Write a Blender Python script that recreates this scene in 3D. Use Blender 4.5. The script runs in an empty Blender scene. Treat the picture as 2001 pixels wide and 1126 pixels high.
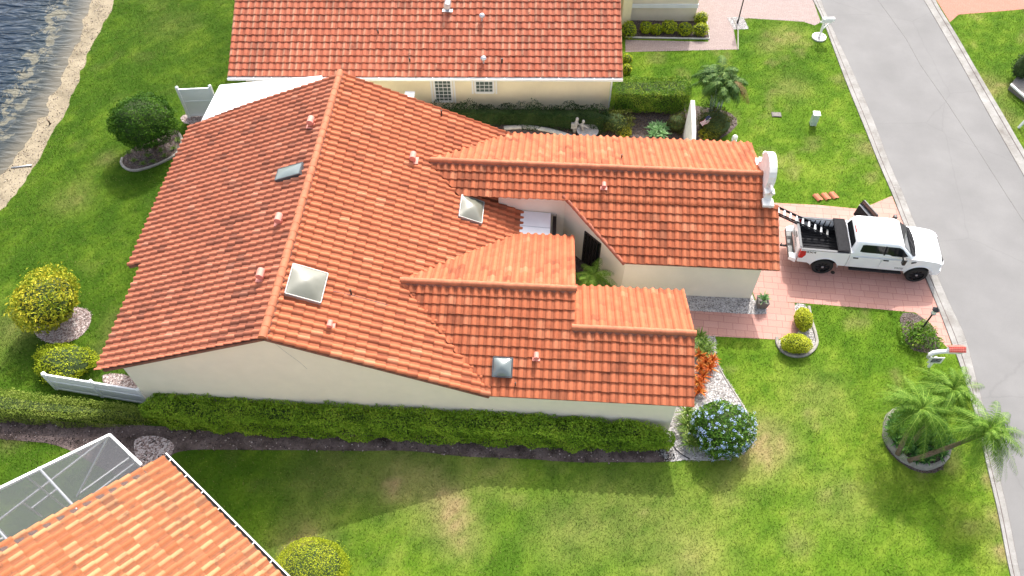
import bpy, bmesh, math, random
import numpy as np
from mathutils import Vector, Matrix
random.seed(7); RNG = np.random.default_rng(11)
C = bpy.context.scene.collection
S = bpy.context.scene
PI = math.pi
# ---------------------------------------------------------------- camera
PW, PH, FPX, CZ = 2001.0, 1126.0, 1559.32, 28.5
TH, PS, RO = 0.9362, -0.0650, -0.0050
fw = np.array([math.sin(PS)*math.cos(TH), math.cos(PS)*math.cos(TH), -math.sin(TH)])
_r = np.array([math.cos(PS), -math.sin(PS), 0.]); _u = np.cross(_r, fw)
cr = _r*math.cos(RO)+_u*math.sin(RO); cu = -_r*math.sin(RO)+_u*math.cos(RO)
cam = bpy.data.cameras.new('camera'); camo = bpy.data.objects.new('camera', cam); C.objects.link(camo)
cam.sensor_width = 36; cam.lens = 36*FPX/PW; cam.clip_end = 500
camo.matrix_world = Matrix(((cr[0],cu[0],-fw[0],0),(cr[1],cu[1],-fw[1],0),(cr[2],cu[2],-fw[2],CZ),(0,0,0,1)))
S.camera = camo
O = np.array([0,0,CZ])
def at(px, py, z=0.):
    d = fw+cr*(px-PW/2)/FPX-cu*(py-PH/2)/FPX
    return O+(z-CZ)/d[2]*d
def onplane(px, py, n, c):
    n = np.array(n, float); d = fw+cr*(px-PW/2)/FPX-cu*(py-PH/2)/FPX
    return O+((c-O@n)/(d@n))*d
# ---------------------------------------------------------------- light
SUN = np.array([.20,.98,1.0]); SUN /= np.linalg.norm(SUN)
w = bpy.data.worlds.new('World'); S.world = w; w.use_nodes = True
nt = w.node_tree; bg = nt.nodes['Background']; sk = nt.nodes.new('ShaderNodeTexSky')
sk.sky_type = 'NISHITA'; sk.sun_disc = False
sk.sun_elevation = math.asin(SUN[2]); sk.sun_rotation = math.atan2(SUN[0], SUN[1])
sk.dust_density = 5.0
hs = nt.nodes.new('ShaderNodeHueSaturation'); hs.inputs['Saturation'].default_value = .55; nt.links.new(sk.outputs[0], hs.inputs['Color']); nt.links.new(hs.outputs[0], bg.inputs[0]); bg.inputs[1].default_value = 0.15
sl = bpy.data.lights.new('sun', 'SUN'); sl.energy = 2.0; sl.angle = math.radians(.53); sl.color = (1,.965,.91)
so = bpy.data.objects.new('sun', sl); C.objects.link(so); so.location = (0,60,60)
so.rotation_euler = Vector(SUN).to_track_quat('Z','Y').to_euler()
S.view_settings.view_transform = 'Standard'; S.view_settings.look = 'None'; S.view_settings.gamma = 1
S.view_settings.exposure = 1.38
# ---------------------------------------------------------------- materials
class N:
    def __init__(s, name):
        s.m = bpy.data.materials.new(name); s.m.use_nodes = True; s.t = s.m.node_tree
        s.b = s.t.nodes['Principled BSDF']
    def n(s, typ, **k):
        o = s.t.nodes.new(typ)
        for a, v in k.items():
            if a.startswith('i_'): o.inputs[a[2:].replace('_',' ')].default_value = v
            else: setattr(o, a, v)
        return o
    def l(s, a, b): s.t.links.new(a, b)
    def coord(s, scale=(1,1,1)):
        tc = s.n('ShaderNodeTexCoord'); mp = s.n('ShaderNodeMapping'); mp.inputs['Scale'].default_value = scale
        s.l(tc.outputs['Object'], mp.inputs['Vector']); return mp.outputs[0]
    def noise(s, scale, detail=3, co=None, rough=.6):
        x = s.n('ShaderNodeTexNoise', i_Scale=scale, i_Detail=detail, i_Roughness=rough)
        if co is not None: s.l(co, x.inputs['Vector'])
        return x.outputs['Fac']
    def ramp(s, fac, stops):
        r = s.n('ShaderNodeValToRGB'); e = r.color_ramp.elements
        while len(e) < len(stops): e.new(.5)
        for q, (p, c) in zip(e, stops): q.position = p; q.color = (*c, 1) if len(c) == 3 else c
        s.l(fac, r.inputs[0]); return r.outputs[0]
    def mix(s, fac, a, b, mode='MIX'):
        x = s.n('ShaderNodeMix', data_type='RGBA', blend_type=mode)
        for i, v in ((0,fac),(6,a),(7,b)):
            if hasattr(v, 'is_linked') or hasattr(v, 'links'): s.l(v, x.inputs[i])
            elif i == 0: x.inputs[0].default_value = v
            else: x.inputs[i].default_value = (*v, 1)
        return x.outputs[2]
    def bump(s, h, strength=.3, dist=.02):
        b = s.n('ShaderNodeBump', i_Strength=strength, i_Distance=dist); s.l(h, b.inputs['Height']); s.l(b.outputs[0], s.b.inputs['Normal'])
    def fin(s, col=None, rough=.7, metal=0, spec=None):
        if col is not None:
            if isinstance(col, tuple): s.b.inputs['Base Color'].default_value = (*col, 1)
            else: s.l(col, s.b.inputs['Base Color'])
        s.b.inputs['Roughness'].default_value = rough; s.b.inputs['Metallic'].default_value = metal
        if spec is not None: s.b.inputs['Specular IOR Level'].default_value = spec
        return s.m
def plain(name, c, rough=.6, metal=0, var=.12, sc=6., bump=0, spec=None):
    k = N(name); co = k.coord(); f = k.noise(sc, 4, co)
    a = tuple(max(0, x*(1-var)) for x in c); b = tuple(min(1, x*(1+var)) for x in c)
    col = k.ramp(f, [(.3, a), (.7, b)])
    if bump: k.bump(k.noise(sc*8, 3, co), bump, .01)
    return k.fin(col, rough, metal, spec)
def sep(k, attr):
    a = k.n('ShaderNodeAttribute', attribute_name=attr); x = k.n('ShaderNodeSeparateColor'); k.l(a.outputs['Color'], x.inputs[0]); return x.outputs
def leafmat(name, c0, c1, c2, trans=.25, rough=.5):
    k = N(name); o = sep(k, 'tint'); col = k.ramp(o[0], [(0, c0), (.5, c1), (1, c2)])
    k.fin(col, .65, 0, .15)
    tr = k.n('ShaderNodeBsdfTranslucent'); k.l(col, tr.inputs[0]); ms = k.n('ShaderNodeMixShader'); ms.inputs[0].default_value = trans
    k.l(k.b.outputs[0], ms.inputs[1]); k.l(tr.outputs[0], ms.inputs[2]); k.l(ms.outputs[0], k.t.nodes['Material Output'].inputs[0])
    return k.m
def tilemat(name, lo, mid, hi, dark, stain=.5, cream=None, sscale=.35, CT=.42):
    k = N(name); o = sep(k, 'tile'); co = k.coord()
    col = k.ramp(o[0], [(0, lo), (.45, mid), (.9, mid), (1, hi)])
    if cream:
        # paler stripe along the raised roll of some tiles
        a = k.n('ShaderNodeMath', operation='SUBTRACT'); a.inputs[0].default_value = CT; k.l(o[1], a.inputs[1])
        b = k.n('ShaderNodeMath', operation='MULTIPLY', use_clamp=True); k.l(a.outputs[0], b.inputs[0]); b.inputs[1].default_value = 9
        c = k.ramp(o[2], [(.25, (0,0,0)), (.75, (1,1,1))])
        d = k.n('ShaderNodeMath', operation='MULTIPLY', use_clamp=True); k.l(b.outputs[0], d.inputs[0]); k.l(c, d.inputs[1])
        col = k.mix(d.outputs[0], col, cream)
        sm = k.ramp(k.noise(3.2, 4, co), [(.60, (0,0,0)), (.70, (.6,.6,.6))]); col = k.mix(sm, col, dark)
    # fine mottling and large weather stains
    f = k.noise(9, 4, co, .7); col = k.mix(k.ramp(f, [(.35,(0,0,0)),(.75,(.30,.30,.30))]), col, hi)
    big = k.noise(sscale, 5, co, .65)
    g = k.n('ShaderNodeMath', operation='MULTIPLY'); k.l(big, g.inputs[0]); k.l(o[2], g.inputs[1])
    st = k.ramp(g.outputs[0], [(.36,(0,0,0)),(.52,(stain,)*3)]); col = k.mix(st, col, dark)
    # darker in the pans and at the tile edges, broken up by noise
    pn = k.ramp(o[1], [(.0,(.6,.6,.6)),(.05,(0,0,0)),(.60,(0,0,0)),(.70,(.6,.6,.6)),(.95,(.35,.35,.35)),(1,(.8,.8,.8))]); n2 = k.noise(2.3, 5, co, .75)
    gg = k.n('ShaderNodeMath', operation='MULTIPLY', use_clamp=True); k.l(pn, gg.inputs[0]); k.l(k.ramp(n2, [(.3,(.35,)*3),(.65,(1,)*3)]), gg.inputs[1])
    col = k.mix(gg.outputs[0], col, dark)
    k.bump(k.noise(45, 3, co), .25, .006)
    return k.fin(col, .85, 0, .15)
M = {}
M['tile'] = tilemat('clay_tile', (.38,.105,.048), (.44,.13,.060), (.51,.19,.10), (.10,.035,.022), .45)
M['tile_left'] = tilemat('clay_tile_left_slope', (.31,.098,.055), (.38,.125,.070), (.46,.185,.115), (.07,.032,.025), .5, None, .45)  # left slope: darker, duller base colour with blackish stains
M['tile_red'] = tilemat('red_tile', (.38,.112,.062), (.42,.13,.074), (.46,.155,.095), (.14,.045,.03), .45, (.52,.26,.165))
M['tile_blend'] = tilemat('blended_tile', (.27,.088,.036), (.31,.108,.048), (.35,.14,.065), (.10,.05,.035), .5, (.42,.235,.115), .35, .56)
M['cap'] = plain('ridge_cap_tile', (.40,.13,.06), .8, 0, .22, 3.5, .4)
M['mortar'] = plain('roof_mortar', (.22,.09,.06), .9, 0, .3, 5, .4)
M['wall'] = plain('cream_stucco', (.84,.755,.62), .9, 0, .035, 1.2, .35)
M['wall2'] = plain('yellow_stucco', (.80,.71,.50), .9, 0, .05, 1.2, .35)
M['wall3'] = plain('pale_stucco', (.74,.66,.50), .9, 0, .05, 1.2, .35)
M['white'] = plain('white_paint', (.8,.8,.79), .55, 0, .04, 2)
M['whitemasonry'] = plain('white_masonry', (.76,.74,.70), .85, 0, .12, 3, .4)
M['vinyl'] = plain('white_vinyl', (.86,.87,.88), .4, 0, .03, 1)
M['black'] = plain('black_metal', (.02,.02,.022), .45, 0, .3, 8)
M['blackplastic'] = plain('black_plastic', (.020,.020,.022), .85, 0, .25, 10, .2, .15)
M['rubber'] = plain('tyre_rubber', (.016,.016,.016), .85, 0, .2, 20, .5)
M['alu'] = plain('aluminium', (.62,.63,.64), .35, .8, .1, 5)
M['galv'] = plain('galvanised_metal', (.5,.52,.55), .45, .7, .2, 12)
M['grey'] = plain('grey_trim', (.075,.078,.085), .6, 0, .1, 5)
M['paint'] = plain('white_car_paint', (.82,.83,.84), .22, 0, .015, 2)
M['glass'] = N('tinted_glass').fin((.010,.012,.014), .05, 0, .3)
M['glassw'] = N('window_glass').fin((.10,.13,.12), .12, 0, .6)
M['red'] = N('red_lens').fin((.5,.02,.015), .2)
M['lens'] = N('clear_lens').fin((.75,.77,.78), .12)
M['stone'] = plain('grey_stone', (.36,.34,.33), .9, 0, .25, 10, .5)
M['concrete'] = plain('concrete', (.52,.50,.46), .9, 0, .18, 2.5, .4)
M['kerbstone'] = plain('bed_edging', (.27,.25,.22), .9, 0, .25, 7, .5)
M['bark'] = plain('bark', (.16,.11,.075), .95, 0, .35, 14, .8)
M['pinkpipe'] = plain('salmon_pipe_paint', (.62,.24,.19), .7, 0, .1, 8)
M['iron'] = plain('dark_iron', (.03,.02,.016), .6, 0, .3, 12)
M['pot'] = plain('grey_planter', (.16,.145,.13), .85, 0, .25, 9, .4)
M['whiteroof'] = plain('white_metal_roof', (.80,.80,.81), .5, 0, .05, 1.5)
M['boxgreen'] = plain('pale_green_cabinet', (.42,.52,.45), .5, 0, .06, 4)
M['core_shade'] = plain('shaded_core', (.035,.060,.012), .95, 0, .5, 18, .8)  # solid plant cores, the shade between leaves put into their colour
M['core_shadep'] = plain('purple_shaded_core', (.03,.014,.014), .95, 0, .5, 18, .8)  # same painted inner shade, purplish, for the maroon bush
# ground covers
k = N('lawn_soil'); o = k.n('ShaderNodeAttribute', attribute_name='lawn'); f = k.noise(14, 5, k.coord(), .75)
M['lawn'] = k.fin(k.mix(k.ramp(f, [(.3,(.25,)*3),(.7,(.8,)*3)]), o.outputs['Color'], (.9,.9,.9), 'MULTIPLY'), .95, 0, .1)
k = N('grass_blades'); o = k.n('ShaderNodeAttribute', attribute_name='lawn'); k.fin(o.outputs['Color'], .8, 0, .08)
tr = k.n('ShaderNodeBsdfTranslucent'); k.l(o.outputs['Color'], tr.inputs[0]); ms = k.n('ShaderNodeMixShader'); ms.inputs[0].default_value = .3
k.l(k.b.outputs[0], ms.inputs[1]); k.l(tr.outputs[0], ms.inputs[2]); k.l(ms.outputs[0], k.t.nodes['Material Output'].inputs[0]); M['grass'] = k.m
k = N('asphalt'); co = k.coord(); a = k.noise(.45, 5, co, .6); b = k.noise(60, 3, co, .8)
col = k.ramp(a, [(.3,(.172,.169,.166)),(.5,(.190,.186,.183)),(.7,(.210,.206,.202))]); col = k.mix(k.ramp(b, [(.35,(.72,)*3),(.65,(1,)*3)]), col, (1,1,1), 'MULTIPLY')
c2 = k.ramp(b, [(.3,(.70,.70,.70)),(.6,(1,1,1))]); col = k.mix(.45, col, c2, 'MULTIPLY')
cr_ = k.n('ShaderNodeTexVoronoi', feature='DISTANCE_TO_EDGE', i_Scale=.22); mpn = k.n('ShaderNodeMix', data_type='RGBA'); 
nz = k.n('ShaderNodeTexNoise', i_Scale=1.3, i_Detail=4); k.l(co, nz.inputs['Vector']); k.l(co, mpn.inputs[6]); k.l(nz.outputs['Color'], mpn.inputs[7]); mpn.inputs[0].default_value = .25
k.l(mpn.outputs[2], cr_.inputs['Vector']); ck = k.ramp(cr_.outputs['Distance'], [(0,(.82,)*3),(.006,(1,)*3)]); col = k.mix(.5, col, ck, 'MULTIPLY')
k.bump(b, .3, .01); M['asphalt'] = k.fin(col, .92, 0, .2)
def pavermat(name, c0, c1, mort, bw, bh, off=.5, rz=0, ms=.012):
    k = N(name); tc = k.n('ShaderNodeTexCoord'); mp = k.n('ShaderNodeMapping'); mp.inputs['Rotation'].default_value = (0,0,rz); k.l(tc.outputs['Object'], mp.inputs['Vector'])
    nz = k.n('ShaderNodeTexNoise', i_Scale=.7, i_Detail=2); k.l(mp.outputs[0], nz.inputs['Vector'])
    ad = k.n('ShaderNodeVectorMath', operation='SCALE'); k.l(nz.outputs['Color'], ad.inputs[0]); ad.inputs['Scale'].default_value = .06
    a2 = k.n('ShaderNodeVectorMath', operation='ADD'); k.l(mp.outputs[0], a2.inputs[0]); k.l(ad.outputs[0], a2.inputs[1])
    b = k.n('ShaderNodeTexBrick'); b.offset = off; b.offset_frequency = 2; b.squash = .62; b.squash_frequency = 3
    for n_, v in (('Scale',1),('Brick Width',bw),('Row Height',bh),('Mortar Size',ms),('Mortar Smooth',.3),('Bias',-.1)): b.inputs[n_].default_value = v
    b.inputs['Color1'].default_value = (*c0,1); b.inputs['Color2'].default_value = (*c1,1); b.inputs['Mortar'].default_value = (*mort,1)
    k.l(a2.outputs[0], b.inputs['Vector'])
    f = k.noise(1.1, 5, mp.outputs[0], .7); col = k.mix(k.ramp(f, [(.35,(0,)*3),(.7,(.35,)*3)]), b.outputs['Color'], tuple(x*.8 for x in c1))
    g = k.noise(40, 2, mp.outputs[0]); col = k.mix(.3, col, k.ramp(g, [(.35,(.6,)*3),(.6,(1,)*3)]), 'MULTIPLY')
    k.bump(b.outputs['Fac'], -.25, .01); return k.fin(col, .85, 0, .3)
M['paver'] = pavermat('pink_stamped_paving', (.45,.235,.19), (.49,.27,.225), (.30,.135,.11), .62, .34, .4, math.radians(3))
M['paver2'] = pavermat('pale_brick_paving', (.28,.215,.195), (.325,.255,.235), (.19,.14,.13), .24, .12, .5, 0, .008)
M['paver3'] = pavermat('terracotta_brick_paving', (.40,.165,.115), (.44,.19,.14), (.28,.11,.08), .24, .12, .5, .5, .008)
def gravelmat(name, cols, sc=22):
    k = N(name); co = k.coord(); v = k.n('ShaderNodeTexVoronoi', i_Scale=sc); k.l(co, v.inputs['Vector'])
    x = k.n('ShaderNodeSeparateColor'); k.l(v.outputs['Color'], x.inputs[0]); n_ = len(cols)
    col = k.ramp(x.outputs[0], [(i/(n_-1), c) for i, c in enumerate(cols)])
    k.bump(v.outputs['Distance'], -.9, .03); return k.fin(col, .9, 0, .3)
M['gravel'] = gravelmat('white_gravel', [(.18,.16,.15),(.40,.38,.37),(.52,.49,.47),(.60,.58,.57)])
M['gravelp'] = gravelmat('pinkish_gravel', [(.12,.08,.07),(.30,.22,.20),(.42,.34,.32),(.54,.50,.48)])
M['mulch'] = gravelmat('dark_mulch', [(.035,.026,.022),(.07,.05,.045),(.11,.085,.078),(.16,.13,.12)], 30)
k = N('grey_soil'); co = k.coord(); a = k.noise(1.3, 6, co, .7); b = k.noise(16, 4, co, .7)
col = k.ramp(a, [(.35,(.05,.036,.03)),(.5,(.15,.11,.10)),(.7,(.24,.185,.17))]); col = k.mix(.6, col, k.ramp(b, [(.3,(.4,)*3),(.7,(1,)*3)]), 'MULTIPLY'); k.bump(b, .8, .04); M['soil'] = k.fin(col, .95, 0, .15)
k = N('sand'); co = k.coord(); a = k.noise(.9, 6, co, .65); b = k.noise(12, 4, co, .7)
col = k.ramp(a, [(.3,(.15,.125,.085)),(.5,(.27,.225,.155)),(.75,(.34,.285,.20))]); col = k.mix(.4, col, k.ramp(b, [(.3,(.55,)*3),(.6,(1,)*3)]), 'MULTIPLY'); k.bump(b, .6, .03); M['sand'] = k.fin(col, .95, 0, .2)
# lake: clear shallow edge, rafts of algae, ripples
k = N('lake_water'); co = k.coord(); o = sep(k, 'shore')
alg = k.n('ShaderNodeTexNoise', i_Scale=1.1, i_Detail=9, i_Roughness=.72, i_Distortion=.7); k.l(co, alg.inputs['Vector'])
ad = k.n('ShaderNodeMath', operation='ADD'); k.l(alg.outputs[0], ad.inputs[0]); k.l(o[0], ad.inputs[1])
mask = k.ramp(ad.outputs[0], [(.90,(0,)*3),(.955,(1,)*3)])
shal = k.ramp(o[1], [(.0,(.005,.017,.034)),(.45,(.009,.021,.030)),(.75,(.035,.04,.036)),(1,(.12,.105,.075))])
acol = k.ramp(k.noise(9, 5, co, .7), [(.3,(.06,.062,.045)),(.55,(.13,.122,.092)),(.75,(.20,.185,.145))])
col = k.mix(mask, shal, acol)
mp = k.n('ShaderNodeMapping'); mp.inputs['Rotation'].default_value = (0,0,-.35); mp.inputs['Scale'].default_value = (.34,1.25,1); tc = k.n('ShaderNodeTexCoord'); k.l(tc.outputs['Object'], mp.inputs['Vector'])
wv = k.n('ShaderNodeTexNoise', i_Scale=1.9, i_Detail=2.0, i_Roughness=.4, i_Distortion=.9); k.l(mp.outputs[0], wv.inputs['Vector'])
inv = k.n('ShaderNodeMath', operation='SUBTRACT'); inv.inputs[0].default_value = 1.25; k.l(o[1], inv.inputs[1]); 
sm = k.n('ShaderNodeMath', operation='MULTIPLY', use_clamp=True); k.l(inv.outputs[0], sm.inputs[0]); sm.inputs[1].default_value = 1
bp = k.n('ShaderNodeBump', i_Distance=.34); k.l(wv.outputs[0], bp.inputs['Height']); k.l(sm.outputs[0], bp.inputs['Strength']); k.l(bp.outputs[0], k.b.inputs['Normal'])
ro = k.ramp(mask, [(0,(.10,)*3),(1,(.85,)*3)]); k.fin(col, .1, 0, .34); k.l(ro, k.b.inputs['Roughness']); M['water'] = k.m
k = N('screen_mesh'); 
tp = k.n('ShaderNodeBsdfTransparent'); ms = k.n('ShaderNodeMixShader'); ms.inputs[0].default_value = .27; k.fin((.10,.105,.115), .9)
k.l(tp.outputs[0], ms.inputs[1]); k.l(k.b.outputs[0], ms.inputs[2]); k.l(ms.outputs[0], k.t.nodes['Material Output'].inputs[0]); M['screen'] = k.m
k = N('skylight_acrylic'); f = k.noise(1.2, 2, k.coord()); k.fin(k.ramp(f, [(.3,(.14,.14,.11)),(.7,(.19,.19,.155))]), .2, 0, .6); M['dome'] = k.m
k = N('clear_skylight'); k.fin((.16,.19,.185), .12, 0, .8); M['dome2'] = k.m
# leaves
M['skyframe'] = plain('skylight_frame', (.34,.33,.31), .5, .2, .1, 6)
M['deadfrond'] = leafmat('dead_leaflet', (.10,.06,.02), (.18,.11,.04), (.26,.18,.08))
M['hedge'] = leafmat('hedge_leaf', (.10,.20,.014), (.24,.40,.028), (.42,.54,.06))
M['hedge2'] = leafmat('pale_hedge_leaf', (.08,.13,.018), (.19,.26,.035), (.34,.38,.09))
M['ficus'] = leafmat('dark_tree_leaf', (.016,.05,.005), (.045,.12,.010), (.11,.22,.018))
M['croton'] = leafmat('yellow_leaf', (.12,.20,.012), (.34,.36,.025), (.66,.53,.04))
M['golden'] = leafmat('golden_leaf', (.28,.35,.016), (.46,.50,.03), (.66,.68,.07))
M['jade'] = leafmat('shrub_leaf', (.045,.11,.012), (.12,.24,.02), (.30,.38,.045))
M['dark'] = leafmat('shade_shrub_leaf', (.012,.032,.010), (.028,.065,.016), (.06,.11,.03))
M['olive'] = leafmat('olive_shrub_leaf', (.05,.03,.012), (.075,.095,.018), (.22,.24,.03))
M['burgundy'] = leafmat('burgundy_leaf', (.012,.005,.007), (.035,.012,.014), (.07,.03,.025))
M['agave'] = leafmat('pale_green_leaf', (.08,.19,.06), (.17,.34,.12), (.34,.5,.24))
M['redleaf'] = leafmat('red_orange_leaf', (.20,.035,.012), (.52,.11,.02), (.62,.34,.07))
M['strap'] = leafmat('strap_leaf', (.05,.12,.015), (.16,.26,.04), (.40,.46,.16))
M['palm'] = leafmat('palm_leaflet', (.035,.09,.008), (.10,.21,.016), (.26,.38,.06), .2)
M['areca'] = leafmat('areca_leaflet', (.02,.055,.010), (.06,.13,.022), (.17,.24,.06), .15)
M['plumb'] = leafmat('plumbago_leaf', (.025,.08,.012), (.07,.17,.018), (.20,.32,.035))
M['flower'] = leafmat('blue_flower', (.30,.42,.78), (.46,.58,.88), (.68,.76,.92), .3)
M['under'] = leafmat('philodendron_leaf', (.02,.07,.02), (.06,.16,.04), (.18,.32,.08))
# ---------------------------------------------------------------- mesh helpers
def tag(o, label=None, cat=None, group=None, kind=None):
    if label: o['label'] = label
    if cat: o['category'] = cat
    if group: o['group'] = group
    if kind: o['kind'] = kind
    return o
def empty(name, loc, label, cat, group=None, rz=0):
    o = bpy.data.objects.new(name, None); C.objects.link(o); o.location = loc; o.rotation_euler = (0,0,rz); o.empty_display_size = .3
    return tag(o, label, cat, group)
def link(name, me, mat, parent=None, smooth=None, world=True):
    o = bpy.data.objects.new(name, me); C.objects.link(o)
    if mat: me.materials.append(M[mat] if isinstance(mat, str) else mat)
    if smooth is not None:
        me.shade_smooth()
        if smooth < 3: me.set_sharp_from_angle(angle=smooth)
    if parent is not None:
        o.parent = parent
        if world: o.matrix_parent_inverse = PINV(parent)
    return o
def PINV(p):
    m = Matrix.Identity(4); chain = []
    q = p
    while q is not None: chain.append(q); q = q.parent
    for q in reversed(chain):
        m = m @ (q.matrix_parent_inverse if q.parent else Matrix.Identity(4)) @ Matrix.LocRotScale(q.location, q.rotation_euler, q.scale)
    return m.inverted()
def rawmesh(V, F, attr=None, name='m'):
    """V (n,3); F (m,k) one polygon size; attr (attribute name, n x 3 or 4)"""
    V = np.asarray(V, np.float32); F = np.asarray(F, np.int32); me = bpy.data.meshes.new(name)
    me.vertices.add(len(V)); me.vertices.foreach_set('co', V.ravel())
    kk = F.shape[1]; me.loops.add(F.size); me.loops.foreach_set('vertex_index', F.ravel())
    me.polygons.add(len(F)); me.polygons.foreach_set('loop_start', np.arange(0, F.size, kk, dtype=np.int32))
    me.update(calc_edges=True)
    if attr is not None:
        a = me.color_attributes.new(attr[0], 'FLOAT_COLOR', 'POINT'); c = np.ones((len(V),4), np.float32); c[:,:attr[1].shape[1]] = attr[1]
        a.data.foreach_set('color', c.ravel())
    return me
class MB:
    def __init__(s): s.v = []; s.f = []
    def add(s, V, F):
        n = len(s.v); s.v += [tuple(map(float, p)) for p in V]; s.f += [tuple(i+n for i in f) for f in F]; return s
    def box(s, c, d, R=None):
        x, y, z = (q/2 for q in d); V = [(i*x, j*y, k_*z) for i in (-1,1) for j in (-1,1) for k_ in (-1,1)]
        if R is not None: V = [tuple(R @ Vector(p)) for p in V]
        V = [(p[0]+c[0], p[1]+c[1], p[2]+c[2]) for p in V]
        return s.add(V, [(0,1,3,2),(4,6,7,5),(0,4,5,1),(2,3,7,6),(0,2,6,4),(1,5,7,3)])
    def bar(s, a, b, w_, h=None, up=(0,0,1)):
        a, b = Vector(a), Vector(b); h = h or w_; d = b-a; L = d.length; d.normalize(); u_ = Vector(up)
        if abs(d.dot(u_)) > .98: u_ = Vector((1,0,0))
        sd = d.cross(u_).normalized(); u_ = sd.cross(d); R = Matrix((sd, d, u_)).transposed()
        return s.box((a+b)/2, (w_, L, h), R)
    def cyl(s, a, b, r0, r1=None, n=12, cap=True):
        r1 = r0 if r1 is None else r1; a, b = Vector(a), Vector(b); d = (b-a).normalized(); q = d.to_track_quat('Z','Y')
        V = []
        for c, r in ((a,r0),(b,r1)):
            for i in range(n): t = 2*PI*i/n; V.append(c+q @ Vector((r*math.cos(t), r*math.sin(t), 0)))
        F = [(i,(i+1)%n,n+(i+1)%n,n+i) for i in range(n)]
        if cap: F += [tuple(range(n-1,-1,-1)), tuple(range(n,2*n))]
        return s.add(V, F)
    def path(s, pts, rad, n=8):
        pts = [Vector(p) for p in pts]; rad = rad if hasattr(rad, '__len__') else [rad]*len(pts); V = []; F = []
        for i, p in enumerate(pts):
            d = (pts[min(i+1,len(pts)-1)]-pts[max(i-1,0)]).normalized(); q = d.to_track_quat('Z','Y')
            for j in range(n): t = 2*PI*j/n; V.append(p+q @ Vector((rad[i]*math.cos(t), rad[i]*math.sin(t), 0)))
        for i in range(len(pts)-1):
            for j in range(n): F.append((i*n+j, i*n+(j+1)%n, (i+1)*n+(j+1)%n, (i+1)*n+j))
        F += [tuple(range(n-1,-1,-1)), tuple(range((len(pts)-1)*n, len(pts)*n))]
        return s.add(V, F)
    def lathe(s, c, prof, n=20):
        V = []; F = []
        for r, z in prof:
            for j in range(n): t = 2*PI*j/n; V.append((c[0]+r*math.cos(t), c[1]+r*math.sin(t), c[2]+z))
        for i in range(len(prof)-1):
            for j in range(n): F.append((i*n+j, i*n+(j+1)%n, (i+1)*n+(j+1)%n, (i+1)*n+j))
        F += [tuple(range(n-1,-1,-1)), tuple(range((len(prof)-1)*n, len(prof)*n))]
        return s.add(V, F)
    def loft(s, rings, cap=True):
        n = len(rings[0]); V = [p for r in rings for p in r]; F = []
        for i in range(len(rings)-1):
            for j in range(n): F.append((i*n+j, i*n+(j+1)%n, (i+1)*n+(j+1)%n, (i+1)*n+j))
        if cap: F += [tuple(range(n-1,-1,-1)), tuple(range((len(rings)-1)*n, len(rings)*n))]
        return s.add(V, F)
    def prism(s, top, depth):
        """closed polygon of 3D points (top face) pushed along vector depth"""
        n = len(top); V = [tuple(p) for p in top]+[tuple(np.array(p)+np.array(depth)) for p in top]
        return s.add(V, [tuple(range(n)), tuple(range(2*n-1,n-1,-1))]+[(i,n+i,n+(i+1)%n,(i+1)%n) for i in range(n)])
    def build(s, name, mat, parent=None, smooth=None, bevel=0, fix=True):
        me = bpy.data.meshes.new(name); me.from_pydata(s.v, [], s.f); me.update()
        if fix or bevel:
            b = bmesh.new(); b.from_mesh(me); bmesh.ops.recalc_face_normals(b, faces=b.faces)
            if bevel:
                ed = [e for e in b.edges if len(e.link_faces) == 2 and e.calc_face_angle(0) > .6]
                bmesh.ops.bevel(b, geom=ed, offset=bevel, segments=2, affect='EDGES', profile=.6, clamp_overlap=True)
            bmesh.ops.triangulate(b, faces=[f_ for f_ in b.faces if len(f_.verts) > 4])
            b.to_mesh(me); b.free()
        return link(name, me, mat, parent, smooth)
def struct(o, kind='structure'): o['kind'] = kind; return o
def inpoly(P, poly):
    x, y = P[:,0], P[:,1]; r = np.zeros(len(P), bool); n = len(poly); j = n-1
    for i in range(n):
        xi, yi = poly[i][:2]; xj, yj = poly[j][:2]
        r ^= ((yi > y) != (yj > y)) & (x < (xj-xi)*(y-yi)/(yj-yi+1e-12)+xi); j = i
    return r
def gp(pts, z=0.): return [tuple(at(x, y, z)) for x, y in pts]
def smoothpoly(pts, it=2):
    pts = [np.array(p, float) for p in pts]
    for _ in range(it):
        q = []
        for i in range(len(pts)): a, b = pts[i], pts[(i+1)%len(pts)]; q += [a*.75+b*.25, a*.25+b*.75]
        pts = q
    return [tuple(p) for p in pts]
def sheet(name, pts, mat, z, parent=None):
    me = bpy.data.meshes.new(name); b = bmesh.new(); vs = [b.verts.new((p[0], p[1], z)) for p in pts]
    f_ = b.faces.new(vs); 
    if f_.normal.z < 0 or True:
        bmesh.ops.triangulate(b, faces=[f_]); bmesh.ops.recalc_face_normals(b, faces=b.faces)
        b.normal_update()
        if sum(q.normal.z for q in b.faces) < 0: bmesh.ops.reverse_faces(b, faces=b.faces)
    b.to_mesh(me); b.free(); return link(name, me, mat, parent)
# smooth value noise, 2D
_H = RNG.random((256,256))
def vnoise(x, y, s, o_=0):
    x = x*s+o_*17.3; y = y*s+o_*9.1; xi = np.floor(x).astype(int); yi = np.floor(y).astype(int); fx = x-xi; fy = y-yi
    fx = fx*fx*(3-2*fx); fy = fy*fy*(3-2*fy); h = lambda a, b: _H[a%256, b%256]
    return (h(xi,yi)*(1-fx)+h(xi+1,yi)*fx)*(1-fy)+(h(xi,yi+1)*(1-fx)+h(xi+1,yi+1)*fx)*fy
def fbm(x, y, s, n=4, o_=0):
    r = 0; a = 1; t = 0
    for i in range(n): r = r+a*vnoise(x, y, s*2**i, o_+i); t += a; a *= .55
    return r/t
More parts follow.
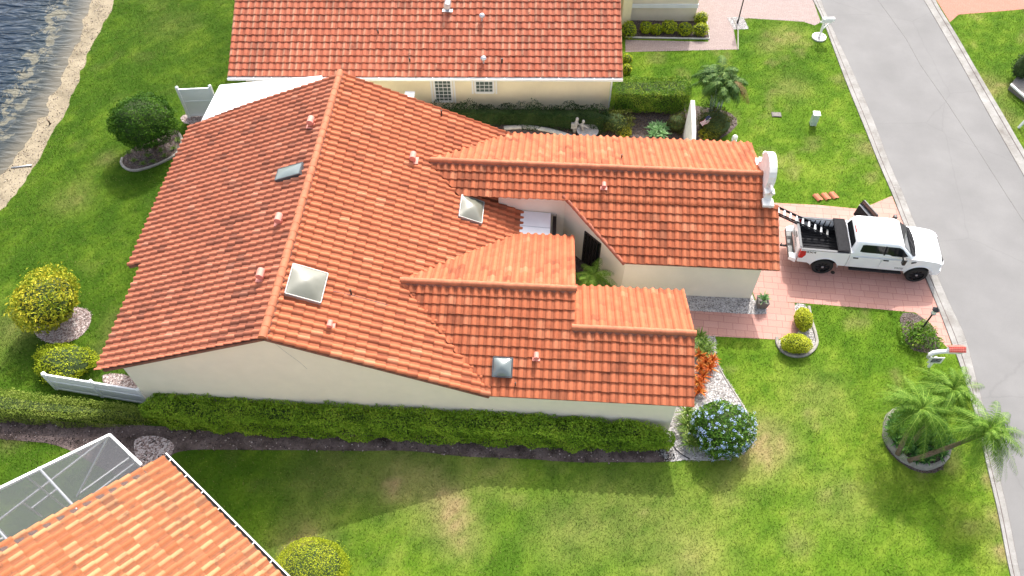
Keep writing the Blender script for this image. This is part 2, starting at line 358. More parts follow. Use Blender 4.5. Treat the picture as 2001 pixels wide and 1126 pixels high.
# ---------------------------------------------------------------- foliage
def leaves(name, P, Nm, size, mat, parent, aspect=.5, tint=None, spread=.8):
    n = len(P); P = np.asarray(P); Nm = Nm+RNG.normal(0, spread, (n,3)); Nm /= np.linalg.norm(Nm, axis=1)[:,None]+1e-9
    T = RNG.normal(0, 1, (n,3)); T -= (T*Nm).sum(1)[:,None]*Nm; T /= np.linalg.norm(T, axis=1)[:,None]+1e-9; B = np.cross(Nm, T)
    L = size*(.65+.7*RNG.random(n))[:,None]; Wd = L*aspect
    V = np.stack([P-T*L*.5, P+B*Wd*.5-T*L*.05+Nm*L*.08, P+T*L*.5-Nm*L*.06, P-B*Wd*.5-T*L*.05+Nm*L*.08], 1).reshape(-1,3)
    F = np.arange(4*n).reshape(n,4)
    if tint is None: tint = np.zeros(n)+.5
    clump = fbm(P[:,0]+P[:,2]*.7, P[:,1]-P[:,2]*.5, 2.2, 3, 3)
    t = np.clip(tint+(clump-.5)*.9+RNG.normal(0, .17, n), 0, 1); A = np.repeat(np.stack([t,t,t],1), 4, 0)
    return link(name, rawmesh(V, F, ('tint', A), name), mat, parent)
def blobpts(c, r, n, lump=.12, low=-.85, depth=.25, seed=0, freq=3.):
    """points in the outer shell of a lumpy ellipsoid standing at c (its centre)"""
    D = RNG.normal(0, 1, (int(n*1.6),3)); D /= np.linalg.norm(D, axis=1)[:,None]; D = D[D[:,2] > low][:n]
    q = 1+lump*(np.sin(D[:,0]*freq+seed)+np.sin(D[:,1]*freq*1.3+seed*2.1)+np.sin(D[:,2]*freq*.9+seed*3.3)+.8*np.sin((D[:,0]-D[:,1])*freq*2.3+seed)+.7*np.sin((D[:,1]+D[:,2])*freq*3.1+seed*1.7))/2
    q = q*(1-depth*RNG.random(len(D))**2.0)
    q = q*np.where(RNG.random(len(D)) < .06, RNG.uniform(1.03,1.16,len(D)), 1)
    return np.array(c)+D*np.array(r)*q[:,None], D/np.array(r)*min(r)
def core(name, c, r, parent, mat='core_shade', f=.78, lump=.05):  # opaque lump, coloured as the shaded inside of the leaf shell
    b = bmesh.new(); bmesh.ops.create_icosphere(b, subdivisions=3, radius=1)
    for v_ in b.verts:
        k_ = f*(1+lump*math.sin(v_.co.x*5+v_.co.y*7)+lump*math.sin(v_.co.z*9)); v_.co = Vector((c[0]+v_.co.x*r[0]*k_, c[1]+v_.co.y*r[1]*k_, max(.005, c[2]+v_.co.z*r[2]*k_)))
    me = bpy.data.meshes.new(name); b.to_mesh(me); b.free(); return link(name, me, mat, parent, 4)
def bush(name, px, r, label, cat, mat, n=1500, leaf=.09, group=None, z0=0, lump=.12, trunk=None, cmat='core_shade', asp=.5, seed=0, depth=.25, base=None, tint=None, spread=.8, freq=3.):
    """px: pixel of the crown centre at its mid height (or base= world xy)"""
    zc = z0+r[2] if trunk is None else z0+trunk+r[2]*.9
    p = at(px[0], px[1], zc) if base is None else np.array([base[0], base[1], zc])
    e = empty(name, (p[0], p[1], z0), label, cat, group)
    P, D = blobpts(p, r, n, lump, -.9, depth, seed, freq); keep = P[:,2] > z0+.01; P, D = P[keep], D[keep]
    tt = (np.clip(D[:,2]/np.abs(D).max(), -1, 1)*0+.5) if tint is None else np.full(len(P), tint)
    leaves('foliage', P, D, leaf, mat, e, asp, tt, spread)
    core('plant_inside', p, r, e, cmat)
    if trunk is not None:
        mb = MB(); 
        for i in range(4):
            a = random.uniform(0, 2*PI); mb.path([(p[0]+.05*math.cos(a), p[1]+.05*math.sin(a), z0), (p[0]+.12*math.cos(a), p[1]+.12*math.sin(a), z0+trunk*.6), (p[0]+.4*r[0]*math.cos(a), p[1]+.4*r[1]*math.sin(a), zc)], [.07,.055,.02])
        mb.build('trunk', 'bark', e, 4)
    return e
def boxhedge(name, poly, h, label, mat, n, leaf=.06, cat='hedge', z0=0., group=None, lump=.1, split=None, asp=.55, tint=.5, cmat='core_shade', open_base=0):
    """hedge over a ground polygon (world xy list), height h"""
    P2 = np.array([p[:2] for p in poly]); c = P2.mean(0); e = empty(name, (c[0], c[1], z0), label, cat, group)
    mn, mx = P2.min(0), P2.max(0); pts = []; nrm = []
    seg = [(P2[i], P2[(i+1)%len(P2)]) for i in range(len(P2))]; per = sum(np.linalg.norm(b-a) for a, b in seg); area = abs(sum(a[0]*b[1]-a[1]*b[0] for a, b in seg))/2
    sgn = 1 if sum(a[0]*b[1]-a[1]*b[0] for a, b in seg) > 0 else -1
    nt_ = int(n*area/(area+per*h)); Q = mn+RNG.random((nt_*4,2))*(mx-mn); Q = Q[inpoly(Q, P2)][:nt_]
    hz = h+lump*1.6*(fbm(Q[:,0], Q[:,1], 1.6, 4, 5)-.5)*2
    hz = hz+np.where(vnoise(Q[:,0], Q[:,1], 6, 40) > .80, RNG.random(len(Q))*.16, 0); pts.append(np.c_[Q, z0+hz-RNG.random(len(Q))**2*.16]); nrm.append(np.tile([0,0,1.], (len(Q),1)))
    for a, b in seg:
        L = np.linalg.norm(b-a); m_ = int((n-nt_)*L/per)+1; t = RNG.random(m_); z = RNG.random(m_)*(h-open_base)+open_base; d = (b-a)/L; nn = np.array([d[1],-d[0]])*sgn
        q = a+np.outer(t, b-a); off = lump*1.5*(fbm(t*L+a[0]*3, z, 1.5, 4, 8)-.55)*2-RNG.random(m_)**2*.12-np.clip(z-h+.25, 0, 1)**2*1.6
        pts.append(np.c_[q+np.outer(off, nn), z0+z]); nrm.append(np.tile([nn[0],nn[1],.35], (m_,1)))
    P = np.concatenate(pts); D = np.concatenate(nrm); leaves('foliage', P, D, leaf, mat, e, asp, np.full(len(P), tint))
    cc = [(c+(p-c)*(1-.16/max(.3, np.linalg.norm(p-c)))) for p in P2]; nP = len(P2); cc = []
    for i in range(nP):
        d1 = P2[i]-P2[i-1]; d2 = P2[(i+1)%nP]-P2[i]; d1 = d1/np.linalg.norm(d1); d2 = d2/np.linalg.norm(d2); n_ = np.array([-(d1+d2)[1], (d1+d2)[0]])*sgn; cc.append(P2[i]+n_/(np.linalg.norm(n_)+1e-6)*.30)
    MB().prism([(p[0], p[1], z0+h-.20) for p in cc], (0,0,-(h-.20-open_base))).build('plant_inside', cmat, e)  # solid block in the painted inner shade colour
    return e
def blades(P0, az, length, width, lift, droop, segs=4, tint=.5):
    """arching strap leaves from base points; returns V,F,A"""
    n = len(az); V = np.zeros((n, segs+1, 2, 3)); hd = np.c_[np.cos(az), np.sin(az)]; sd = np.c_[-np.sin(az), np.cos(az)]
    for i in range(segs+1):
        t = i/segs; hor = length*(t*np.cos(lift)); ver = length*(t*np.sin(lift)-droop*t*t); wd = width*(1-t)**.6*(.6+.8*min(1,t*3)) if i < segs else width*.04
        c = np.c_[P0[:,:2]+hd*np.reshape(hor,(-1,1)), P0[:,2]+ver]
        V[:,i,0,:] = c+np.c_[sd*np.reshape(wd*np.ones(n),(-1,1))*.5, np.zeros(n)]; V[:,i,1,:] = c-np.c_[sd*np.reshape(wd*np.ones(n),(-1,1))*.5, np.zeros(n)]
    idx = np.arange(n*(segs+1)*2).reshape(n, segs+1, 2)
    F = np.concatenate([np.stack([idx[:,i,0], idx[:,i,1], idx[:,i+1,1], idx[:,i+1,0]], 1) for i in range(segs)])
    tt = np.clip(tint+RNG.normal(0, .22, n), 0, 1); A = np.repeat(tt, (segs+1)*2); return V.reshape(-1,3), F, np.stack([A,A,A],1)
def rosettes(name, centres, n, length, width, mat, parent, lift=(.5,1.3), droop=.35, tint=.5, z=0.02):
    Vs = []; Fs = []; As = []; o_ = 0
    for c in centres:
        az = RNG.random(n)*2*PI; lf = RNG.uniform(*lift, n); L = length*(.7+.5*RNG.random(n)); zz = c[2] if len(c) > 2 else z
        V, F, A = blades(np.tile([c[0], c[1], zz], (n,1))+RNG.normal(0,.02,(n,3))*[1,1,0], az, L, width, lf, droop, 4, tint); Vs.append(V); Fs.append(F+o_); As.append(A); o_ += len(V)
    return link(name, rawmesh(np.concatenate(Vs), np.concatenate(Fs), ('tint', np.concatenate(As)), name), mat, parent)
def frond(name, base, az, L, elev, droop, leaf, mat, parent, nl=34, width=.03, hang=.35, tint=.5):
    """feather leaf: arching midrib with leaflets both sides"""
    pts = []; d = np.array([math.cos(az), math.sin(az)])
    for i in range(13):
        t = i/12; pts.append(np.array([*(d*L*t*math.cos(elev*(1-t*.3))), L*(t*math.sin(elev)-droop*t*t)])+base)
    pts = np.array(pts); V = []; F = []; T = []
    sd = np.array([-math.sin(az), math.cos(az), 0])
    for j in range(nl):
        t = .10+.90*j/nl; x = t*12; i = min(11, int(x)); p = pts[i]+(pts[i+1]-pts[i])*(x-i); tg = pts[i+1]-pts[i]; tg /= np.linalg.norm(tg)
        ll = leaf*(.35+.65*math.sin(PI*min(1, t*.95+.08))**.7)*random.uniform(.85,1.1)
        for s_ in (-1,1):
            q = sd*s_*1.0+tg*random.uniform(.45,.75)+np.array([0,0,random.uniform(-.15,.3)]); q /= np.linalg.norm(q); wv_ = tg*width*.5
            n0 = len(V); mid = p+q*ll*.5+np.array([0,0,-hang*.12*ll]); tip = p+q*ll+np.array([0,0,-hang*ll])
            V += [p-wv_*.6, p+wv_*.6, mid+wv_, tip, mid-wv_]; F += [(n0,n0+1,n0+2,n0+4),(n0+4,n0+2,n0+3,n0+3)]; T += [np.clip(tint+random.gauss(0,.18),0,1)]*5
    me = bpy.data.meshes.new(name); nv = len(V)
    for i in range(12):   # midrib strip
        r_ = .012*(1-i/14); V += [pts[i]+sd*r_, pts[i]-sd*r_, pts[i+1]-sd*r_, pts[i+1]+sd*r_]; F.append((nv+4*i, nv+4*i+1, nv+4*i+2, nv+4*i+3)); T += [.9]*4
    me.from_pydata([tuple(q) for q in V], [], [f_ if f_[2] != f_[3] else f_[:3] for f_ in F]); me.update()
    a = me.color_attributes.new('tint', 'FLOAT_COLOR', 'POINT'); c = np.ones((len(V),4), np.float32); c[:,:3] = np.array(T)[:,None]; a.data.foreach_set('color', c.ravel())
    return link(name, me, mat, parent)
# ---------------------------------------------------------------- ground
def line_ext(p, a, b, d): return [p[a][0]+(p[a][0]-p[b][0])*d, p[a][1]+(p[a][1]-p[b][1])*d]
GL = [(1588,0),(1607,37),(1629,97),(1651,157),(1689,250),(1717,321),(1745,384),(1758,420),(1815,560),(1836,610),(1857,665),(1882,732),(1905,810),(1918,870),(1937,950),(1950,1004),(1968,1100),(1974,1126)]
GI = [(1604,0),(1618,37),(1646,97),(1674,157),(1713,250),(1738,321),(1767,384),(1780,420),(1840,560),(1861,606),(1886,655),(1904,728),(1926,810),(1938,870),(1957,950),(1970,1004),(1988,1100),(1994,1126)]
RI = [(1805,0),(1820,25),(1850,77),(1877,124),(1902,169),(1932,224),(1964,280),(2001,345)]
RO_ = [(1827,0),(1834,14),(1868,68),(1897,119),(1926,169),(1958,222),(1989,276),(2028,340)]
def ext2(px, k1=4., k2=4.):
    p = [at(*q)[:2] for q in px]; a = p[0]+(p[0]-p[1])/np.linalg.norm(p[0]-p[1])*k1*3; b = p[-1]+(p[-1]-p[-2])/np.linalg.norm(p[-1]-p[-2])*k2*3
    q = [a]+p+[b]
    for _ in range(2):
        r_ = [q[0]]
        for u_, v_ in zip(q, q[1:]): r_ += [u_*.75+v_*.25, u_*.25+v_*.75]
        q = r_+[q[-1]]
    return q
wGL, wGI, wRI, wRO = ext2(GL), ext2(GI), ext2(RI), ext2(RO_)
SAND_IN = [(232,-20),(225,0),(200,50),(168,105),(152,160),(136,205),(116,245),(78,315),(40,367),(0,412),(-60,480)]
SAND_OUT = [(192,-20),(180,0),(163,55),(138,110),(104,180),(80,235),(58,285),(22,332),(0,350),(-60,400)]
def ragged(px, amp, n=14):
    p = [at(*q)[:2] for q in px]; r_ = []
    for a, b in zip(p, p[1:]):
        for i in range(n): q = a+(b-a)*i/n; o_ = (fbm(np.array([q[0]]), np.array([q[1]]), .9, 4, 50)[0]-.5)*amp*2; r_.append(q+np.array([o_, -o_*.4]))
    return r_+[p[-1]]
wSI = ragged(SAND_IN, .28); wSO = ragged(SAND_OUT, .55)
farL = [np.array([-60., wSO[-1][1]-8]), np.array([-60., 75.]), np.array([wSO[0][0]+2, 75.])]
lake_poly = list(wSO)+farL; sand_poly = list(wSI)+[np.array([-60., wSI[-1][1]-12]), np.array([-60., 76.]), np.array([wSI[0][0]+2, 76.])]
DRIVE = [(1430,391),(1520,397),(1600,401),(1682,409),(1743,383),(1758,420),(1815,560),(1836,610),(1859,672),(1855,682),(1838,668),(1818,632),(1788,611),(1700,603),(1560,592),(1478,588),(1466,560)]
WALK = [(1290,600),(1345,606),(1481,615),(1492,586),(1553,593),(1556,620),(1562,650),(1519,664),(1345,655),(1290,652)]
NDRIVE = [(1222,78),(1384,82),(1381,42),(1360,42),(1340,-60),(1570,-60),(1592,10),(1604,44),(1592,50),(1570,43),(1463,36),(1430,40),(1441,97),(1222,102)]
XDRIVE = [(1829,0),(1856,44),(1873,29),(1984,20),(2001,18),(2060,14),(2060,-60),(1800,-60)]
SOIL = [(-30,815),(30,815),(120,825),(250,830),(340,835),(560,840),(900,850),(1180,862),(1290,862),(1322,888),(1314,905),(1200,903),(1130,905),(1020,896),(900,893),(800,880),(700,882),(600,880),(480,880),(345,878),(325,905),(300,940),(220,930),(120,868),(40,862),(-30,855)]
GRAV_W = [(1325,560),(1400,562),(1466,566),(1474,588),(1497,588),(1497,613),(1480,615),(1340,607),(1325,606)]
GRAV_N = [(1352,655),(1403,657),(1396,690),(1410,728),(1436,765),(1452,790),(1475,830),(1470,868),(1445,893),(1400,902),(1335,898),(1305,905),(1280,880),(1270,830),(1290,790),(1345,770)]
GRAV_S = [(1551,592),(1578,596),(1584,630),(1594,655),(1597,676),(1580,694),(1556,699),(1532,692),(1517,674),(1521,664),(1562,655),(1557,625)]
BED_L = [(1757,612),(1788,611),(1818,632),(1838,668),(1832,690),(1800,690),(1775,680),(1762,650)]
BED_P = None
GRAV_C = [(78,665),(60,640),(110,600),(160,600),(180,612),(176,640),(150,665),(110,674)]
GRAV_F = [(190,735),(235,728),(272,745),(330,760),(300,782),(230,775)]
BED_N = [(1216,66),(1222,38),(1380,40),(1387,77),(1222,76)]
NSQ = [(1421,35),(1452,34),(1463,57),(1434,58)]
GARD = [(780,190),(1190,195),(1195,208),(1340,200),(1360,208),(1420,215),(1446,238),(1425,262),(1400,275),(1360,300),(780,300)]
GFENCE = [(352,228),(372,220),(400,222),(420,235),(380,246),(356,240)]
RIM_T = smoothpoly([(236,318),(245,300),(300,262),(345,250),(360,272),(350,300),(320,318),(275,334),(248,334)], 2)
RIM_P = smoothpoly([(1726,830),(1722,860),(1745,895),(1790,925),(1838,925),(1850,895),(1820,850),(1780,820),(1745,812)], 1)
mk = lambda pts, it=1: [np.array(p[:2]) for p in gp(smoothpoly(pts, it) if it else pts)]
polys = dict(drive=mk(DRIVE,0), walk=mk(WALK,0), nd=mk(NDRIVE,0), xd=mk(XDRIVE,0), soil=mk(SOIL,2), gw=mk(GRAV_W,0), gn=mk(GRAV_N,2), gs=mk(GRAV_S,1), bl=mk(BED_L,1), gc=mk(GRAV_C,2), gf=mk(GRAV_F,1), bn=mk(BED_N,0), nsq=mk(NSQ,0), gard=mk(GARD,1), gfe=mk(GFENCE,1), rt=mk(RIM_T,0), rp=mk(RIM_P,0))
polys['street'] = [np.array(p) for p in wGL]+[np.array(p) for p in reversed(wRO)]
polys['sand'] = sand_poly
def G2(p, r): q = at(*p)[:2]; return (q[0], q[1], r)
DRY = [(*G2((640,930),1.6), .3), (*G2((960,920),1.2), .35), (*G2((1100,1040),1.4), .25), (*G2((1350,1090),1.2), .3), (*G2((1420,960),.6), .3), (*G2((1480,880),1.1), .9), (*G2((1500,850),.9), .5), (*G2((770,950),.45), .8), (*G2((800,925),1.8), .45), (*G2((885,1000),.6), .7), (*G2((900,1050),.9), .6), (*G2((860,960),.8), .5), (*G2((590,1070),1.0), .85), (*G2((1340,1020),2.5), .18), (*G2((1600,780),1.2), .35), (*G2((1540,70),1.0), .45), (*G2((1500,90),.7), .4), (*G2((1690,290),.5), .6), (*G2((1545,170),1.0), .35), (*G2((1930,170),1.0), .7), (*G2((1955,230),.9), .6), (*G2((200,690),.5), .5), (*G2((230,640),.7), .35), (*G2((30,640),1.2), .4), (*G2((210,310),.5), .5), (*G2((140,390),.9), .4), (*G2((1950,1010),.35), .9), (*G2((1960,1080),.4), .9), (*G2((1935,940),.3), .7), (*G2((1560,1060),.5), .5), (*G2((1640,980),1.2), .3), (*G2((1200,1000),2), .2), (*G2((330,50),1.5),.15), (*G2((30,850),.5), .7)]
def lawncol(x, y):
    a = fbm(x, y, .35, 4, 1); b = fbm(x, y, 1.3, 4, 7); c = fbm(x+y*.3, y, 4.5, 3, 12)
    g1 = np.array([.060,.135,.008]); g2 = np.array([.108,.200,.013]); g3 = np.array([.19,.27,.028]); dr = np.array([.32,.25,.115])
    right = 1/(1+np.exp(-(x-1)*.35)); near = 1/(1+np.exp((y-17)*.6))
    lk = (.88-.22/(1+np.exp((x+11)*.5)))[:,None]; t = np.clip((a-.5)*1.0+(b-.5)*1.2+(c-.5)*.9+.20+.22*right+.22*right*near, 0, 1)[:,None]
    col = np.where(t < .5, g1+(g2-g1)*t*2, g2+(g3-g2)*(t*2-1))
    d = np.clip((fbm(x, y, .8, 5, 21)-.62)*2.4, 0, .30)*(.3+.7*right)
    for dx, dy, r_, w_ in DRY: d = d+.72*w_*np.exp(-((x-dx)**2+(y-dy)**2)/r_**2)*np.clip(.35+1.3*(b*.5+c*.6), 0, 1.3)
    d = np.clip(d*(.6+c*.8), 0, 1)[:,None]
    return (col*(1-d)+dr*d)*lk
# lawn sheet reaching the horizon, fine in view
xs = np.concatenate([[-300,-200], np.arange(-140,-40,4.), np.arange(-40, 44, .3), np.arange(44,140,4.), [200,300]]); ys = np.concatenate([[-200], np.arange(-80,2,4.), np.arange(2, 56, .3), np.arange(56,160,4.), [220,300]])
X, Y = np.meshgrid(xs, ys); X = X.ravel(); Y = Y.ravel(); nx = len(xs)
Fq = np.array([(j*nx+i, j*nx+i+1, (j+1)*nx+i+1, (j+1)*nx+i) for j in range(len(ys)-1) for i in range(nx-1)])
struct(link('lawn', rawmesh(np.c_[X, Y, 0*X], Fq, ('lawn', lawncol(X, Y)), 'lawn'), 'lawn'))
struct(sheet('street', [*wGI, *reversed(wRI)], 'asphalt', .004))
def strip(name, A, B, prof, mat):
    V = []; F = []; n = len(prof)
    for a, b in zip(A, B):
        for t, z in prof: p = np.array(a)*(1-t)+np.array(b)*t; V.append((p[0], p[1], z))
    for i in range(len(A)-1):
        for j in range(n-1): F.append((i*n+j, i*n+j+1, (i+1)*n+j+1, (i+1)*n+j))
    return MB().add(V, F).build(name, mat, None, .9)
k = N('gutter_concrete'); co = k.coord(); a = k.noise(1.1, 6, co, .7); b = k.noise(22, 4, co, .7)
col = k.ramp(a, [(.3,(.17,.155,.14)),(.5,(.26,.25,.235)),(.72,(.34,.33,.315))]); col = k.mix(.4, col, k.ramp(b, [(.3,(.65,)*3),(.6,(1,)*3)]), 'MULTIPLY'); k.bump(b, .3, .01); M['gutter'] = k.fin(col, .9, 0, .2)
KP = [(0,0),(.001,.05),(.26,.055),(.33,.045),(.55,-.004+.016),(.80,.018),(1.0,.022),(1.001,.004)]
seam = [at(x,y,0)[:2] for x, y in ((1700,-20),(1737,30),(1770,75),(1800,130),(1850,200),(1905,285),(1960,370),(2030,480))]
struct(MB().path([(q[0]+.02*math.sin(i*3), q[1], .004) for i, q in enumerate(seam)], .009, 4).build('road_seam', 'pot'))
struct(strip('kerb', wGL, wGI, KP, 'gutter')); struct(strip('kerb', wRO, wRI, KP, 'gutter'))
for A, B in ((wGL,wGI),(wRO,wRI)):
    struct(MB().path([(*(np.array(a)*.64+np.array(b)*.36), .040) for a, b in zip(A, B)], .016, 4).build('kerb_line', 'soil')); struct(MB().path([(*(np.array(a)*.01+np.array(b)*.99), .010) for a, b in zip(A, B)], .014, 4).build('kerb_line', 'soil'))
mb = MB()
for A, B in ((wGL,wGI),(wRO,wRI)):
    acc = 0
    for i in range(len(A)-1):
        a0, a1, b0, b1 = map(np.array, (A[i],A[i+1],B[i],B[i+1])); L = np.linalg.norm(a1-a0); t = (3.05-acc)/L
        while t < 1:
            p = a0+(a1-a0)*t; q = b0+(b1-b0)*t; mb.bar((*(p+(q-p)*.02), .053), (*(p+(q-p)*.3), .053), .012, .01); mb.bar((*(p+(q-p)*.3), .05), (*(p+(q-p)*.55), .013), .012, .01); mb.bar((*(p+(q-p)*.55), .013), (*(p+(q-p)*.99), .022), .012, .01); t += 3.05/L
        acc = (acc+L) % 3.05
struct(mb.build('kerb_joints', 'stone'))
def shore_mesh(poly):
    xs = np.arange(-60, -14, .6); ys = np.arange(8, 76, .6); V = []; 
    sp = np.array([p for p in wSO]); b = bmesh.new(); vs = [b.verts.new((p[0], p[1], .010)) for p in poly]; b.faces.new(vs)
    for s_ in np.arange(-60, -15, 1.): bmesh.ops.bisect_plane(b, geom=b.verts[:]+b.edges[:]+b.faces[:], plane_co=(s_,0,0), plane_no=(1,0,0))
    for s_ in np.arange(10, 75, 1.): bmesh.ops.bisect_plane(b, geom=b.verts[:]+b.edges[:]+b.faces[:], plane_co=(0,s_,0), plane_no=(0,1,0))
    bmesh.ops.triangulate(b, faces=b.faces[:]); b.normal_update()
    if sum(f_.normal.z for f_ in b.faces) < 0: bmesh.ops.reverse_faces(b, faces=b.faces)
    me = bpy.data.meshes.new('lake'); b.to_mesh(me); b.free()
    P = np.array([v_.co[:2] for v_ in me.vertices]); d = np.full(len(P), 1e9)
    for i in range(len(sp)-1):
        a, c = sp[i], sp[i+1]; ab = c-a; t = np.clip(((P-a)@ab)/(ab@ab), 0, 1); d = np.minimum(d, np.linalg.norm(P-(a+t[:,None]*ab), axis=1))
    R_ = np.exp(-((d-2.0)/1.5)**2)*.40+np.exp(-((d-.8)/1.2)**2)*.10; Gc = np.clip(1-d/3.6, 0, 1)
    at_ = me.color_attributes.new('shore', 'FLOAT_COLOR', 'POINT'); c = np.ones((len(P),4), np.float32); c[:,0] = R_; c[:,1] = Gc; at_.data.foreach_set('color', c.ravel()); return me
struct(sheet('sand_bank', [tuple(p) for p in sand_poly], 'sand', .005)); struct(link('lake', shore_mesh(lake_poly), 'water'))
for nm, key, mt, z in (('driveway','drive','paver',.008),('garden_path','walk','paver',.012),('neighbour_driveway','nd','paver2',.008),('driveway_across_street','xd','paver3',.008),('garden_soil','soil','soil',.012),('white_gravel_strip','gw','gravel',.016),('white_gravel_bed','gn','gravel',.012),('white_gravel_bed','gs','gravel',.016),('mulch_bed','bl','mulch',.012),('white_gravel_bed','gc','gravelp',.012),('white_gravel_bed','gf','gravelp',.012),('mulch_bed','bn','mulch',.012),('white_gravel_square','nsq','gravel',.014),('mulch_bed','gard','mulch',.010),('white_gravel_bed','gfe','gravelp',.012),('mulch_bed','rt','mulch',.012),('mulch_bed','rp','mulch',.012)):
    struct(sheet(nm, polys[key], mt, z))
struct(sheet('gravel_patch', mk([(262,856),(300,850),(338,862),(342,880),(320,905),(296,925),(270,905),(262,880)],2), 'gravelp', .017))
# edging of beds
def edging(pxs, closed=False, r=.07, h=.1, name='bed_edging', mat='kerbstone', it=2, label=None, cat='edging'):
    p = [at(*q)[:2] for q in (smoothpoly(pxs, it) if closed else pxs)]
    if not closed and it:
        for _ in range(it):
            q = [p[0]]
            for a, b in zip(p, p[1:]): q += [a*.75+b*.25, a*.25+b*.75]
            p = q+[p[-1]]
    if closed: p = p+[p[0]]
    rings = []
    for i, a in enumerate(p):
        d = p[min(i+1,len(p)-1)]-p[max(i-1,0)]; d = d/np.linalg.norm(d); s_ = np.array([-d[1], d[0]]); rings.append([(*(a+s_*o_), z) for o_, z in ((-r,0),(-r,h*.8),(-r*.6,h),(r*.6,h),(r,h*.8),(r,0))])
    o = MB().loft(rings, not closed).build(name, mat, None, .8)
    if label: tag(o, label, cat)
    return o
edging([(1518,660),(1517,674),(1532,692),(1556,699),(1580,694),(1597,676),(1594,655),(1584,625),(1580,600)], r=.06, label='thin curved concrete edging round the two golden bushes', it=2)
edging([(985,252),(1020,249),(1060,253),(1100,263),(1130,275)], r=.12, h=.12, label='curved pale concrete edging beside the statue in the side garden', mat='concrete')
edging([(240,310),(236,322),(252,335),(276,334),(320,318),(350,300),(358,276),(350,262)], r=.06, h=.10, label='curved grey concrete edging round the dark green clipped tree', mat='kerbstone')
edging([(1222,74),(1386,77),(1380,42)], r=.035, h=.08, it=0, label='thin white kerb round the row of small round shrubs', mat='concrete')
edging([(1434,40),(1442,60),(1442,98)], r=.03, h=.05, it=0, label='thin pale kerb along the neighbour pale paving by the lawn', mat='kerbstone')
edging([(1396,657),(1393,690),(1410,730),(1440,775),(1455,800),(1472,830)], r=.03, h=.05, it=2, label='low edging between the white gravel bed and the front lawn', mat='kerbstone')
# grass: individual blades over every lawn in view
def grass(n):
    P = np.c_[RNG.uniform(-31, 29, n), RNG.uniform(7.5, 47, n)]
    d = np.c_[P, np.zeros(n)]-O; zz = d@fw; px = PW/2+FPX*(d@cr)/zz; py = PH/2-FPX*(d@cu)/zz
    k_ = (px > -60) & (px < PW+60) & (py > -60) & (py < PH+60)
    P = P[k_]
    houses = [[(-15.4,14.4),(5.4,14.4),(5.4,19.5),(9,20.9),(9,27.8),(-16.6,27.8)], [(-16,31.4),(3,32.4),(3,46),(-16,46)]]
    J = P+RNG.normal(0, .035, P.shape); bad = np.zeros(len(P), bool)
    for key, q in polys.items():
        if key in ('nsq',): pass
        bad |= inpoly(J, q)
    for q in houses: bad |= inpoly(J, q)
    P = P[~bad]; n = len(P); az = RNG.random(n)*2*PI; h = RNG.uniform(.025, .065, n)*(.7+.6*fbm(P[:,0], P[:,1], 2.5, 3, 30)); lean = RNG.uniform(.01, .05, n); w_ = RNG.uniform(.006,.013,n)
    dx = np.cos(az); dy = np.sin(az); B = np.c_[P, np.zeros(n)]; sx = np.c_[-dy*w_, dx*w_, 0*w_]; tip = B+np.c_[dx*lean, dy*lean, h]
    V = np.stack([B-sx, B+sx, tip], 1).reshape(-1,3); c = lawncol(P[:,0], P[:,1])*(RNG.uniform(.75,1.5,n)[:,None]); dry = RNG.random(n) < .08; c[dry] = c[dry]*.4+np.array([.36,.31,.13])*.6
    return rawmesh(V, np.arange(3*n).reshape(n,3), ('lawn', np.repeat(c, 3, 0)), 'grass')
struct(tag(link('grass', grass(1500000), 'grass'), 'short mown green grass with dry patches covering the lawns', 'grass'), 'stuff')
# loose stones over the gravel
def stones(keys, dens, size, mat, name):
    Vs = []; Fs = []; o_ = 0; oc = np.array([(1,0,0),(-1,0,0),(0,1,0),(0,-1,0),(0,0,.7),(0,0,-.3)]); of = np.array([(0,2,4),(2,1,4),(1,3,4),(3,0,4),(2,0,5),(1,2,5),(3,1,5),(0,3,5)]); As = []
    for key in keys:
        q = np.array([p[:2] for p in polys[key]]); mn, mx = q.min(0), q.max(0); n = int(np.prod(mx-mn)*dens); P = mn+RNG.random((n,2))*(mx-mn); P = P[inpoly(P+RNG.normal(0,.04,P.shape), q)]
        for p in P:
            s_ = size*random.uniform(.5,1.4); a = random.random()*6.3; R = np.array([[math.cos(a),-math.sin(a),0],[math.sin(a),math.cos(a),0],[0,0,1]]); Vs.append((oc*[s_, s_*random.uniform(.5,1), s_*.8])@R.T+[p[0], p[1], .018+s_*.1]); Fs.append(of+o_); o_ += 6
    return struct(tag(link(name, rawmesh(np.concatenate(Vs), np.concatenate(Fs), None, name), mat), 'loose stones lying on the gravel beds', 'gravel'), 'stuff')
stones(['gw','gn','gs','nsq'], 900, .022, 'gravel', 'loose_gravel'); stones(['gc','gf','gfe'], 500, .022, 'gravelp', 'loose_gravel')
stones(['bl','rp','rt','gard','bn'], 120, .03, 'bark', 'bark_chips')
stones(['soil'], 14, .035, 'gravelp', 'soil_stones'); stones(['soil'], 90, .03, 'mulch', 'soil_clods')
polys['shore'] = list(wSI)+list(reversed(wSO)); stones(['shore'], 22, .03, 'bark', 'shore_debris'); stones(['shore'], 30, .025, 'gravelp', 'shore_pebbles')
